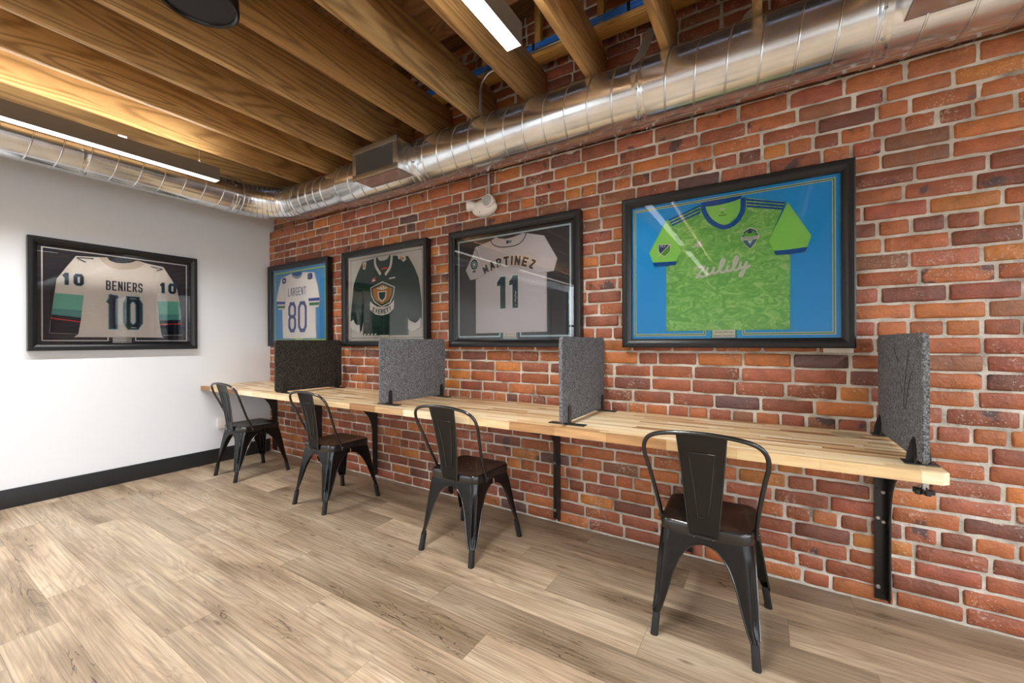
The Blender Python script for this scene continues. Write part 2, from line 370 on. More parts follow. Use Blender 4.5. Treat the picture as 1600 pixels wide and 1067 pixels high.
# ---------------------------------------------------------------- room shell
RX, RY, ZD = 9.5, -7.0, 2.96
CH, Z0 = .0739, .010          # brick course height and offset
def brick_wall():
    rng = np.random.default_rng(11)
    V, F, COLR, RND = [], [], [], []
    us = [0, .003, .010]; nb = 0
    pal = ['#a86238', '#a05a35', '#b46c38', '#945338', '#864c36', '#a05c42', '#98523c', '#ba763a', '#78483a', '#8c5c42', '#644845', '#ac673c']
    wts = np.array([13, 13, 9, 13, 11, 10, 9, 4, 6, 5, 2, 9], float); wts /= wts.sum()
    pal = [lin(c) for c in pal]
    ncourse = 46
    for k in range(ncourse):
        zb = Z0 + k * CH
        if zb > 3.42: break
        upper = k >= 32; ledge = k == 31
        yoff = .05 if upper else 0.
        if k % 6 == 4: L = .108
        else: L = .216
        x = -.02 - (L / 2 if k % 2 else 0) - rng.uniform(0, .03)
        hz = CH
        while x < RX:
            Lx = L + rng.normal(0, .005)
            if L > .2 and rng.random() < .05: Lx = .108
            j = .009 + rng.uniform(-.002, .0025)
            x0, x1 = x, x + Lx - j; x += Lx
            if x1 < 0.0: continue
            x0 = max(x0, 0.0)
            if x1 - x0 < .02: continue
            jz = .0085 + rng.uniform(-.0015, .002)
            z0 = zb + rng.uniform(-.0015, .0015); z1 = zb + CH - jz
            if ledge: z1 = 2.396
            if upper: z0 += .03; z1 += .03
            W, H = x1 - x0, z1 - z0
            uu = [0, .0025, .009] + [W * q for q in (.3, .5, .7)] + [W - .009, W - .0025, W]
            vv = [0, .0025, .008, H * .5, H - .008, H - .0025, H]
            if ledge: vv = [0, .0025, .008, H * .4, H - .034, H - .018, H - .005, H]
            if W < .05: uu = [0, .0025, .009, W * .5, W - .009, W - .0025, W]
            out = rng.uniform(-.0035, .003) if not upper else rng.uniform(-.008, .008)
            tilt = rng.normal(0, .008); ph = rng.uniform(0, 6.28, 4)
            base = len(V)
            nu, nv = len(uu), len(vv)
            for jv, b in enumerate(vv):
                for iu, a in enumerate(uu):
                    eu = min(iu, nu - 1 - iu); ev = min(jv, nv - 1 - jv)
                    e = min(eu, ev)
                    y = {0: .014, 1: .0035}.get(e, 0.0)
                    if ledge:
                        y = {0: .014, 1: .003}.get(min(eu, jv), 0.)
                        t = (b - (H - .034)) / .034
                        if t > 0: y += .034 * (1 - math.sqrt(max(0, 1 - t * t))) - .004 * 0
                    xx, zz = a, b
                    if e == 0 or e == 1:
                        if eu <= 1 and ev <= 1:
                            c = .002
                            xx += c if iu < nu / 2 else -c; zz += (c if jv < nv / 2 else -c) if not ledge else 0
                        xx += .0008 * math.sin(37 * b * 20 + ph[0]) if eu <= 1 else 0
                        zz += .0008 * math.sin(a * 50 + ph[1]) + .0007 * math.sin(a * 190 + ph[2]) if ev <= 1 else 0
                    y += out + tilt * (b - H / 2) + .0010 * math.sin(a * 45 + ph[3]) + rng.normal(0, .0004)
                    V.append((x0 + xx, y + yoff, z0 + zz))
            cc = np.array(pal[rng.choice(len(pal), p=wts)][:3]) * rng.uniform(.85, 1.18)
            rv = rng.random() ** 1.3
            for jv in range(nv - 1):
                for iu in range(nu - 1):
                    q = base + jv * nu + iu
                    F.append((q, q + 1, q + nu + 1, q + nu)); COLR.append((*cc, 1)); RND.append(rv)
    me = bpy.data.meshes.new('wall_back'); me.from_pydata(V, [], F); me.update()
    ca = me.attributes.new('bcol', 'FLOAT_COLOR', 'FACE'); ca.data.foreach_set('color', np.array(COLR, 'f').ravel())
    ra_ = me.attributes.new('brnd', 'FLOAT', 'FACE'); ra_.data.foreach_set('value', np.array(RND, 'f'))
    me.polygons.foreach_set('use_smooth', [True] * len(me.polygons))
    o = bpy.data.objects.new('wall_back', me); COL.objects.link(o); me.materials.append(M_brick); structure(o)
    # mortar bed behind the brick faces (solid wall body)
    bm = bmesh.new(); nx, nz = 240, 70
    zt = 2.388
    def sheet(za, zb_, y, nz):
        g = [[bm.verts.new((RX * i / nx, y + .0022 * math.sin(i * 1.7 + j * 2.3) * math.sin(i * .6 + j * 1.9) + random.uniform(-.001, .001), za + (zb_ - za) * j / nz)) for i in range(nx + 1)] for j in range(nz + 1)]
        for j in range(nz):
            for i in range(nx): bm.faces.new((g[j][i], g[j][i + 1], g[j + 1][i + 1], g[j + 1][i]))
    sheet(-.02, zt, .0065, 60); sheet(zt, 3.5, .058, 20)
    box(bm, (0, .012, zt - .02), (RX, .07, zt)); box(bm, (-.1, .075, -.1), (RX, .3, 3.5))
    m2 = obj('mortar', bm, M_mortar, o, angle=60)
brick_wall()

def floor():
    rng = np.random.default_rng(5)
    edges = [0.07, -.15, -.328, -.507, -.685, -.865, -1.04, -1.22, -1.40, -1.58, -1.757, -1.935, -2.11]
    while edges[-1] > RY - .2: edges.append(edges[-1] - .1785)
    offs = [3.712, 3.05, 2.24, 2.495, 1.75, 2.083, 3.648, 1.66, .92, 2.558, .57, 2.07]
    V, F, P, UV = [], [], [], []
    for k in range(len(edges) - 1):
        y1, y0 = edges[k], edges[k + 1]
        o = offs[k] if k < len(offs) else rng.uniform(0, 1.22)
        x = o - 1.22 * math.ceil((o + .1) / 1.22)
        while x < RX + .1:
            a, b = max(x, -.08), min(x + 1.22, RX + .1)
            if b > a:
                i = len(V); V += [(a, y0, 0), (b, y0, 0), (b, y1, 0), (a, y1, 0)]; F.append((i, i + 1, i + 2, i + 3)); P.append(rng.random())
                UV += [0, 0, b - a, 0, b - a, y1 - y0, 0, y1 - y0]
            x += 1.22
    me = bpy.data.meshes.new('floor'); me.from_pydata(V, [], F)
    at = me.attributes.new('prnd', 'FLOAT', 'FACE'); at.data.foreach_set('value', np.array(P, 'f'))
    uvl = me.uv_layers.new(name='UVMap'); uvl.data.foreach_set('uv', np.array(UV, 'f'))
    o = bpy.data.objects.new('floor', me); COL.objects.link(o); me.materials.append(M_floor); structure(o)
    structure(obj('trim_1', boxbm((-.1, RY - .1, -.1), (RX + .1, .07, -.004)), M_mortar)).name = 'floor_slab'
floor()
structure(obj('wall_left', boxbm((-.12, RY, 0), (0, .3, 3.5)), M_white))
structure(obj('baseboard_left', boxbm((0, RY, 0), (.015, -.003, .135), .002), M_base))
# far side of the room, behind the camera: walls with tall openings for daylight
def wall_openings(name, axis, at, a0, a1, z1, ops, th=.15):
    bm = bmesh.new(); xs = sorted({a0, a1, *[o[0] for o in ops], *[o[1] for o in ops]})
    def bx(a, b, za, zb):
        if zb <= za: return
        if axis == 'y': box(bm, (a, at - th, za), (b, at, zb))
        else: box(bm, (at, a, za), (at + th, b, zb))
    for a, b in zip(xs[:-1], xs[1:]):
        op = [o for o in ops if o[0] <= a and o[1] >= b]
        if op: bx(a, b, 0, op[0][2]); bx(a, b, op[0][3], z1)
        else: bx(a, b, 0, z1)
    return structure(obj(name, bm, M_ceil))
wall_openings('wall_front', 'y', RY, -.12, RX + .15, 3.5, [(.4, 1.5, .5, 2.6), (6.9, 7.9, .5, 2.6), (8.1, 9.3, .5, 2.6)])
wall_openings('wall_right', 'x', RX, RY, .3, 3.5, [(-6.2, -4.4, .6, 2.6), (-3.8, -2.0, .6, 2.6), (-1.5, -.4, .6, 2.6)])
for i, (ax, a, b, z0, z1) in enumerate([('y', .4, 1.5, .5, 2.6), ('y', 6.9, 7.9, .5, 2.6), ('y', 8.1, 9.3, .5, 2.6), ('x', -6.2, -4.4, .6, 2.6), ('x', -3.8, -2.0, .6, 2.6), ('x', -1.5, -.4, .6, 2.6)]):
    bm = bmesh.new()
    def bb(a_, b_, za, zb):
        if ax == 'y': box(bm, (a_, RY - .1, za), (b_, RY - .04, zb))
        else: box(bm, (RX + .04, a_, za), (RX + .1, b_, zb))
    for q in (a, (a + b) / 2 - .025, b - .05): bb(q, q + .05, z0, z1)
    for q in (z0, (z0 + z1) / 2, z1 - .05): bb(a, b, q, q + .05)
    structure(obj('window_%d' % (i + 1), bm, M_base))
# ceiling: deck over the joists, a raised pocket along the brick wall
bm = bmesh.new()
y = RY
while y < -.57:
    y2 = min(y + .135, -.56); box(bm, (-.12, y + .002, ZD), (RX + .1, y2 - .002, ZD + .04)); y = y2
structure(obj('ceiling', bm, M_deck))
structure(obj('trim_2', boxbm((-.1, -.56, ZD + .04), (RX, -.52, 3.42)), M_deck))
structure(obj('trim_3', boxbm((-.12, -.6, 3.42), (RX + .1, .3, 3.48)), M_deck))

# ---------------------------------------------------------------- joists
JZ0, JZ1, JW = 2.67, 2.96, .04
jl = ['weathered ceiling joist nearest the white wall', 'ceiling joist above the left light, second from the white wall', 'bright ceiling joist just right of the left light', 'fourth ceiling joist from the white wall with knotty grain', 'fifth ceiling joist from the white wall', 'ceiling joist passing behind the black speaker', 'ceiling joist ending above the duct register', 'pale ceiling joist running to the duct right of the register', 'ceiling joist just left of the right light with bent conduit', 'ceiling joist directly over the right light', 'brown ceiling joist right of the right light beside blue cables', 'ceiling joist beside the duct hanger strap', 'ceiling joist directly above the camera side of the right duct']
xr = [4.19 + .408 * k for k in range(-10, 12)]
xr[-12] = xr[-12]
for i, x in enumerate(xr):
    if x > RX - .05: continue
    o = obj('ceiling_joist', boxbm((x - JW, RY + .01, JZ0), (x, .045, JZ1 - .001), .005, 2), M_joist)
    lab = jl[i] if i < len(jl) else 'ceiling joist out of view, number %d beyond the camera' % (i - len(jl) + 1)
    if i >= len(jl): lab = 'plain fir ceiling joist over the unseen right part of the room'
    tag(o, lab, 'ceiling beam', 'fir joists across the ceiling')
    if i < len(jl): pass

# blocking frame on top of the joists along the brick wall
o = obj('blocking_plate', boxbm((.05, -.14, 2.962), (RX - .1, -.05, 3.0), .002), M_block)
tag(o, 'long fir blocking plate lying on the joists along the brick wall, under blue cables', 'board')
for x, lab in ((3.376, 'short upright fir stud left of the two above the duct, near the right light'), (3.785, 'short upright fir stud behind the blue cable bundle, right one of the pair'), (2.97, 'short shadowed fir stud above the bent conduit')):
    tag(obj('blocking_stud', boxbm((x, -.138, 3.001), (x + .04, -.1, 3.415), .002), M_post), lab, 'stud', 'short studs on the blocking plate')
# blue cables and thin conduit on the plate
cb = thing('cable_bundle', 'bundle of bright blue network cables lying on the blocking plate', 'cable', (3.3, -.126, 3.003))
M_blue = mat('blue_cable_jacket', '#1f6fd0', .4)
bm = bmesh.new()
for k in range(15):
    oy, oz = (k % 3 - 1) * .0095, .0065 + (k // 3) * .0088
    tube(bm, [(-1.6 + j * .1, oy + .0018 * math.sin(j * 1.3 + k), oz + .001 * math.sin(j * .9 + k * 2)) for j in range(34)], .0050, 6)
obj('cable', bm, M_blue, cb, 60)
for x in (.06, .66, -.5):
    obj('cable_tie', boxbm((x, -.0175, .0), (x + .016, .0175, .050), .002), M_rubber, cb)
bm = bmesh.new(); tube(bm, [(3.0, -.1505, 2.99), (3.76, -.1505, 2.99)], .009, 12)
tag(obj('metal_conduit', bm, M_steel), 'thin straight grey conduit lying in front of the blocking plate', 'conduit')
bm = bmesh.new()
P = [(3.028, -.24, 2.672), (3.028, -.24, 2.80)] + [(3.028 + .1 * (1 - math.cos(a)), -.24, 2.80 + .11 * math.sin(a)) for a in [k * math.pi / 2 / 8 for k in range(1, 9)]] + [(3.33, -.24, 2.912)]
tube(bm, P, .0105, 12)
tag(obj('bent_conduit', bm, M_steel), 'bent grey metal conduit rising from the duct between two joists', 'conduit')

# ---------------------------------------------------------------- spiral duct
duct = thing('spiral_duct', 'large galvanized spiral air duct with elbow along white and brick walls', 'air duct', (0, 0, 0))
YA, ZA, RA, RB = -.125, 2.523, .168, .150
XB = .47; RC = .41; XE = XB + RC
# body
bm = bmesh.new()
pathB = [Vector((XB, y, ZA)) for y in np.linspace(-6.8, YA - RC, 30)]
tube(bm, pathB, RB, 48); obj('duct_pipe', bm, M_galv, duct, 40)
bm = bmesh.new()
el = [Vector((XB + RC - RC * math.cos(a), YA - RC + RC * math.sin(a), ZA)) for a in np.linspace(0, math.pi / 2, 13)]
tube(bm, el, RB + .003, 48, cap=False); obj('duct_elbow', bm, M_galv, duct, 12)
bm = bmesh.new()
for i, a in enumerate(np.linspace(0, math.pi / 2, 13)):
    c = Vector((XB + RC - RC * math.cos(a), YA - RC + RC * math.sin(a), ZA)); rad = Vector((-math.cos(a), math.sin(a), 0))
    rr = .0035 if 0 < i < 12 else .006
    tube(bm, [c + (rad * math.cos(t) + Vector((0, 0, 1)) * math.sin(t)) * (RB + .004) for t in np.linspace(0, 2 * math.pi, 49)[:-1]], rr, 8, closed=True)
obj('elbow_rib', bm, M_galv, duct, 60)
bm = bmesh.new(); tube(bm, [(x, YA, ZA) for x in np.linspace(XE, 1.5, 5)], RB, 48); obj('duct_pipe', bm, M_galv, duct, 40)
bm = bmesh.new(); lathe(bm, [(RB + .001, 1.44), (RB + .009, 1.45), (RB + .01, 1.49), (RA, 1.53), (RA + .003, 1.56)], 48, (0, YA, ZA), 'x'); obj('duct_reducer', bm, M_galv, duct, 30)
bm = bmesh.new(); tube(bm, [(x, YA, ZA) for x in np.linspace(1.54, 9.4, 30)], RA, 64); obj('duct_pipe', bm, M_galv, duct, 40)
def helix(x0, x1, rad, pitch, c, axis):
    n = int(abs(x1 - x0) / pitch * 40); pts = []
    for i in range(n + 1):
        s = x0 + (x1 - x0) * i / n; a = 2 * math.pi * (s - x0) / pitch
        pts.append((s, c[0] - rad * math.cos(a), c[1] + rad * math.sin(a)) if axis == 'x' else (c[0] + rad * math.cos(a), s, c[1] + rad * math.sin(a)))
    return pts
bm = bmesh.new(); tube(bm, helix(1.6, 9.3, RA + .001, .1365, (YA, ZA), 'x'), .005, 8); obj('spiral_seam', bm, M_galv, duct, 80)
bm = bmesh.new(); tube(bm, helix(-6.7, YA - RC - .03, RB + .001, .1365, (XB, ZA), 'y'), .0045, 8); obj('spiral_seam', bm, M_galv, duct, 80)
bm = bmesh.new(); tube(bm, helix(XE + .02, 1.43, RB + .001, .11, (YA, ZA), 'x'), .0045, 8); obj('spiral_seam', bm, M_galv, duct, 80)
# couplings
def band(x, wd, rad, name='coupling_band', axis='x'):
    bm = bmesh.new(); c = (0, YA, ZA) if axis == 'x' else (XB, 0, ZA)
    lathe(bm, [(rad, x), (rad + .004, x + .001), (rad + .004, x + .006), (rad + .0025, x + .009), (rad + .0025, x + wd - .009), (rad + .004, x + wd - .006), (rad + .004, x + wd - .001), (rad, x + wd)], 64, c, axis, cap=False)
    o = obj(name, bm, M_galv, duct, 30)
    for a in (200, 235, 290):
        bm = bmesh.new()
        p = Vector((x + wd / 2, YA + (rad + .004) * math.cos(R(a)), ZA + (rad + .004) * math.sin(R(a)))) if axis == 'x' else Vector((XB + (rad + .004) * math.cos(R(a + 90)), x + wd / 2, ZA + (rad + .004) * math.sin(R(a + 90))))
        bmesh.ops.create_icosphere(bm, subdivisions=2, radius=.006, matrix=Matrix.Translation(p)); obj('screw', bm, M_steel, o)
band(2.44, .05, RA); band(4.02, .055, RA); band(4.98, .055, RA); band(-1.56, .04, RB, axis='y'); band(-.62, .035, RB, axis='y')
# hanger strap
bm = bmesh.new()
st = [(4.035, YA - RA - .004, ZA + .02), (4.045, YA - RA * .86, ZA + RA * .52 + .006), (4.06, -.19, 2.72), (4.085, -.10, 2.88), (4.09, -.08, 2.90)]
for i in range(len(st) - 1):
    a, b = Vector(st[i]), Vector(st[i + 1]); wv = Vector((.026, .004, 0))
    v = [bm.verts.new(p) for p in (a - wv, a + wv, b + wv, b - wv)]; bm.faces.new(v)
bmesh.ops.solidify(bm, geom=bm.faces[:], thickness=.0015)
obj('hanger_strap', bm, mat('dull_zinc_strap', '#c4bfb6', .5, .4), duct)
# registers
def register(x0, x1, yf, z0, z1, parent, nb=17):
    g = bpy.data.objects.new('supply_register', None); COL.objects.link(g); g.parent = parent
    bm = bmesh.new(); t = .002
    # hood
    for lo, hi in (((x0, yf, z0), (x1, -.20, z0 + t)), ((x0, yf, z1 - t), (x1, -.20, z1)), ((x0, yf, z0), (x0 + t, -.20, z1)), ((x1 - t, yf, z0), (x1, -.20, z1))): box(bm, lo, hi)
    box(bm, (x0, -.215, z0), (x1, -.20, z1))
    obj('register_hood', bm, M_galv, g)
    bm = bmesh.new(); w = .032; y0, y1 = yf - .012, yf
    for lo, hi in (((x0 - .008, y0, z0 - .008), (x1 + .008, y1, z0 + w)), ((x0 - .008, y0, z1 - w), (x1 + .008, y1, z1 + .008)), ((x0 - .008, y0, z0 + w), (x0 + w, y1, z1 - w)), ((x1 - w, y0, z0 + w), (x1 + .008, y1, z1 - w))): box(bm, lo, hi, .001)
    obj('register_frame', bm, mat('satin_steel_register', '#b0a89c', .35, .85), g)
    bm = bmesh.new()
    for k in range(nb):
        x = x0 + w + (x1 - x0 - 2 * w) * (k + .5) / nb
        v = [bm.verts.new(p) for p in ((x - .002, y0 + .003, z0 + w), (x + .001, y1 + .010, z0 + w), (x + .001, y1 + .010, z1 - w), (x - .002, y0 + .003, z1 - w))]; bm.faces.new(v)
    bmesh.ops.solidify(bm, geom=bm.faces[:], thickness=.004)
    obj('louver_blades', bm, mat('register_louver', '#a3a19c', .5, .3), g)
    obj('register_damper', boxbm((x0 + .01, -.23, z0 + .01), (x1 - .01, -.222, z1 - .01)), mat('register_inside', '#0c0c0c', .8), g)
register(1.965, 2.425, -.398, 2.395, 2.612, duct)
register(5.065, 5.55, -.398, 2.41, 2.612, duct)

# ---------------------------------------------------------------- linear lights
M_house = mat('aluminium_housing', '#77726a', .4, .4)
M_diff = mat('lit_diffuser', '#ffffff', .5, emit='#fffaf2', estr=3.2)
def linear_light(x, y0, y1, label, hang=True):
    t = thing('linear_pendant_light', label, 'light', (x, (y0 + y1) / 2, 2.42), group='linear pendant lights')
    L = (y1 - y0) / 2; W = .0375
    bm = bmesh.new(); box(bm, (-W, -L, .0), (W, -L + .004, .095)); box(bm, (-W, L - .004, 0), (W, L, .095)); box(bm, (-W, -L + .004, .0), (-W + .004, L - .004, .095)); box(bm, (W - .004, -L + .004, 0), (W, L - .004, .095)); box(bm, (-W + .004, -L + .004, .08), (W - .004, L - .004, .085))
    obj('light_housing', bm, M_house, t)
    obj('diffuser', boxbm((-W + .004, -L + .004, -.001), (W - .004, L - .004, .006)), M_diff, t)
    for yy in (-L + .55, L - .55):
        obj('hanger_bracket', boxbm((-.014, yy - .02, .086), (.014, yy + .02, .115), .002), mat('white_bracket', '#d8d8d8', .4), t)
    for yy in (-L + .12, L - .12):
        bm = bmesh.new(); tube(bm, [(0, yy, .09), (0, yy, .30)], .0011, 6); lathe(bm, [(.004, .095), (.005, .10), (.005, .118), (.002, .125)], 10, (0, yy, 0)); obj('suspension_wire', bm, M_steel, t)
    for nm, zz, pw, rx, sp in (('down', -.006, LAMP_DOWN, 0, 141), ('up', .10, LAMP_UP, math.pi, 170)):
        ld = bpy.data.lights.new('lamp_' + nm, 'AREA'); ld.shape = 'RECTANGLE'; ld.size = 2 * W - .01; ld.size_y = 2 * L - .02
        ld.energy = pw; ld.color = WARM; ld.spread = R(sp)
        lo = bpy.data.objects.new('lamp_light', ld); COL.objects.link(lo); lo.parent = t; lo.location = (0, 0, zz); lo.rotation_euler = (rx, 0, 0)
    return t
linear_light(1.018, -3.35, -.915, 'long linear pendant light at left beside the white wall')
linear_light(3.70, -3.35, -.915, 'bright linear pendant light at top right of centre')
linear_light(1.018, -6.2, -3.75, 'added unseen linear pendant light behind the camera near the white wall')  # assumed second-row lamp, out of view, added to light the room
linear_light(3.70, -6.2, -3.75, 'linear pendant light in the middle behind the camera')
linear_light(6.38, -3.35, -.915, 'added unseen linear pendant light right of the camera')  # assumed third lamp line, out of view, added for extra light from the right
linear_light(6.38, -6.2, -3.75, 'added unseen linear pendant light behind the camera at right')  # rear half of the assumed third line, also added for its light

# ---------------------------------------------------------------- speaker
t = thing('ceiling_speaker', 'round black ceiling speaker hanging under the joists', 'speaker', (2.70, -1.68, 2.52))
bm = bmesh.new(); lathe(bm, [(.139, .006), (.139, .0), (.132, -.004), (.124, .0), (.120, .012), (.118, .012)], 64, cap=False); obj('speaker_rim', bm, mat('glossy_black_plastic', '#151518', .22), t, 40)
bm = bmesh.new(); lathe(bm, [(.0005, .055), (.03, .05), (.07, .04), (.105, .022), (.119, .011)], 48, cap=False); obj('speaker_cone', bm, mat('speaker_cone_black', '#050505', .8, spec=.1), t, 60)
bm = bmesh.new(); lathe(bm, [(.139, .006), (.137, .05), (.12, .10), (.08, .14), (.02, .149)], 48); obj('speaker_body', bm, mat('matte_black_plastic', '#121214', .5), t, 40)
bm = bmesh.new(); bmesh.ops.create_icosphere(bm, subdivisions=2, radius=.006, matrix=Matrix.Translation((-.01, -.0, .048))); obj('indicator_dot', bm, mat('white_dot', '#f4f4f4', .3), t)

# ---------------------------------------------------------------- desk
DX1, DY, DZ, DT = 5.085, -.645, .764, .037
desk = thing('wall_desk', 'long butcher block wall desk along the brick wall', 'desk', (0, 0, 0))
bm = bmesh.new(); prism(bm, [(.004, -.005), (.004, DY), (DX1 - .02, DY), (DX1, DY + .02), (DX1, -.005)], DZ - DT, DZ, .0015, 'xy'); obj('desktop', bm, M_butcher, desk, 30)
bm = bmesh.new(); lathe(bm, [(.054, DZ + .0005), (.053, DZ + .003), (.044, DZ + .0035), (.043, DZ + .0025)], 40, (4.905, -.127, 0)); obj('cable_grommet', bm, mat('beige_grommet', '#a89a7c', .5), desk)
for x in (2.23, 3.42, .38):
    bm = bmesh.new(); lathe(bm, [(.07, DZ - DT), (.07, DZ - DT - .05), (.06, DZ - DT - .10), (.03, DZ - DT - .115)], 32, (x, -.2, 0)); obj('underside_grommet_cup', bm, M_black, desk, 40)
blabs = ['black steel desk bracket nearest the white wall', 'black steel desk bracket behind the second chair', 'black steel desk bracket between second and third chairs', 'black steel desk bracket hidden behind the third chair back', 'black steel desk bracket under the third divider', 'black steel desk bracket behind the nearest chair', 'black steel desk bracket at the right end of the desk']
def bracket(x, label):
    t = thing('desk_bracket', label, 'bracket', (x, -.005, .03), group='steel brackets under the desk')
    H = DZ - DT - .03
    prof = [(0, 0), (-.028, 0), (-.048, .035), (-.052, .39), (-.062, .45), (-.085, .505), (-.12, .55), (-.17, .59), (-.24, .625), (-.34, .65), (-.49, .668), (-.50, .675), (-.50, H - .001), (0, H - .001)]
    bm = bmesh.new(); prism(bm, prof, -.006, 0, 0, 'yz'); obj('bracket_web', bm, M_black, t, 20)
    obj('wall_flange', boxbm((-.048, -.007, 0), (-.006, 0, H - .001), .001), M_black, t)
    obj('desk_flange', boxbm((-.048, -.50, H - .007), (-.006, -.007, H - .001), .001), M_black, t)
    for bx_, bz in ((-.018, .475), (-.036, .36), (-.018, .345), (-.036, .055)):
        bm = bmesh.new(); lathe(bm, [(.009, -.007), (.009, -.011), (.006, -.0135), (.0025, -.0135)], 16, (bx_, 0, bz), 'y'); obj('bolt', bm, M_steel, t)
    for bx_, bz in ((-.022, .19), (-.022, .03), (-.04, .49), (-.04, .21)):
        bm = bmesh.new(); lathe(bm, [(.005, -.0068), (.005, -.0074)], 12, (bx_, 0, bz), 'y'); obj('bolt_hole', bm, M_rubber, t)
for x, lb in zip((.156, .946, 1.742, 2.589, 3.483, 4.27, 5.062), blabs): bracket(x, lb)

# ---------------------------------------------------------------- dividers
dl = ['dark charcoal felt desk divider nearest the white wall', 'grey felt desk divider second from the white wall', 'grey felt desk divider between the third and fourth seats', 'grey felt divider on the right end of the desk with stitched marks']
def clamp(parent, x, y, mirror, end):
    g = bpy.data.objects.new('desk_clamp', None); COL.objects.link(g); g.parent = parent; g.location = (x, y, 0)
    if not end:
        obj('clamp_base', boxbm((-.095, -.022, 0), (.095, .022, .005), .0015), M_black, g)
        for s in (-1, 1):
            bm = bmesh.new(); prism(bm, [(-.016, .005), (.016, .005), (.013, .085), (.007, .094), (-.007, .094), (-.013, .085)], s * .0105, s * .0155, 0, 'yz'); obj('clamp_jaw', bm, M_black, g)
    else:
        obj('clamp_base', boxbm((-.04, -.03, 0), (.045, .03, .005), .0015), M_black, g)
        for s in (-1, 1):
            bm = bmesh.new()
            pr = [(-.024, .005), (.024, .005), (.019, .052), (.009, .080), (.0, .086), (-.009, .080), (-.019, .052)]
            prism(bm, pr, s * .0105, s * .015, 0, 'yz'); prism(bm, [(s * .0105, .005), (s * .032, .005), (s * .028, .04), (s * .018, .078), (s * .0105, .084)], -.003, .003, 0, 'xz'); obj('clamp_jaw', bm, M_black, g, 30)
        if y < 0.2:
            obj('clamp_foot', boxbm((-.04, -.025, -DT - .010), (.05, .025, -DT - .0005), .002), M_black, g)
            bm = bmesh.new(); tube(bm, [(.012, 0, -DT - .01), (.012, 0, -DT - .05)], .005, 12); obj('clamp_screw', bm, M_steel, g)
            bm = bmesh.new(); tube(bm, [(.012, 0, -DT - .047), (.012, 0, -DT - .062)], .012, 16)
            for k in range(5):
                a = k * 2 * math.pi / 5; tube(bm, [(.012 + .020 * math.cos(a), .020 * math.sin(a), -DT - .047), (.012 + .020 * math.cos(a), .020 * math.sin(a), -DT - .062)], .0085, 10)
            obj('star_knob', bm, M_black, g)
for i, (bxp, fxp) in enumerate(((1.262, 1.248), (2.515, 2.488), (3.770, 3.768), (5.036, 5.036))):
    ang = math.atan2(bxp - fxp, .6)     # slight turn about the vertical
    t = thing('desk_divider', dl[i], 'divider', ((bxp + fxp) / 2, -.313, DZ), -ang, 'felt dividers on the desk')
    hw, z0, z1, th = .298, .014, .433, .009; rc = .022
    pts = [(-hw, z0 + .01), (-hw + .01, z0), (hw - .01, z0), (hw, z0 + .01)] + [(hw - rc + rc * math.cos(a), z1 - rc + rc * math.sin(a)) for a in np.linspace(0, math.pi / 2, 6)] + [(-hw + rc - rc * math.sin(a), z1 - rc + rc * math.cos(a)) for a in np.linspace(0, math.pi / 2, 6)]
    bm = bmesh.new(); prism(bm, pts, -th, th, 0, 'yz'); bmesh.ops.bevel(bm, geom=[e for e in bm.edges if abs(e.verts[0].co.x - e.verts[1].co.x) < 1e-6], offset=.003, segments=2, affect='EDGES')
    pn = obj('felt_panel', bm, M_felt_dark if i == 0 else M_felt, t, 30)
    clamp(t, 0, -.222, False, i == 3); clamp(t, 0, .255, True, i == 3)
    if i == 3:
        bm = bmesh.new(); x = -th - .0002
        tube(bm, catmull([(x, -.235, .30), (x, -.195, .30), (x, -.16, .26), (x, -.13, .19), (x, -.115, .165), (x, -.10, .19), (x, -.115, .26), (x, -.15, .35), (x, -.155, .38)], 6), .0014, 6)
        tube(bm, catmull([(x, .03, .38), (x, -.0, .35), (x, -.03, .33)], 4), .0014, 6)
        tube(bm, catmull([(x, -.06, .25), (x, -.075, .23), (x, -.06, .215)], 4), .001, 6)
        obj('stitched_mark', bm, mat('dark_stitching', '#2c2820', .8), pn)

# ---------------------------------------------------------------- chairs
def rounded_ring(hx0, hx1, y0, y1, rc, n=7, bulge=0):
    """outline, rear half-width hx0 at y0, front half-width hx1 at y1"""
    out = []
    for cx, cy, a0 in ((1, 1, 0), (-1, 1, 90), (-1, -1, 180), (1, -1, 270)):
        hx = (hx1 if cy > 0 else hx0) - rc; yy = (y1 - rc) if cy > 0 else (y0 + rc)
        for k in range(n):
            a = R(a0 + 90 * k / (n - 1)); out.append((cx * hx + rc * math.cos(a), yy + rc * math.sin(a)))
        if cx == -1 and cy == -1:
            for q in (-.66, -.33, 0, .33, .66): out.append((q * (hx0 - rc), y0 - bulge * (1 - q * q)))
    return out
def rings_mesh(bm, rings, close=True):
    R_ = [[bm.verts.new(p) for p in r] for r in rings]; n = len(R_[0])
    for A, B in zip(R_[:-1], R_[1:]):
        for k in range(n): bm.faces.new((A[k], A[(k + 1) % n], B[(k + 1) % n], B[k]))
    if close: bm.faces.new(R_[-1])
    return bm
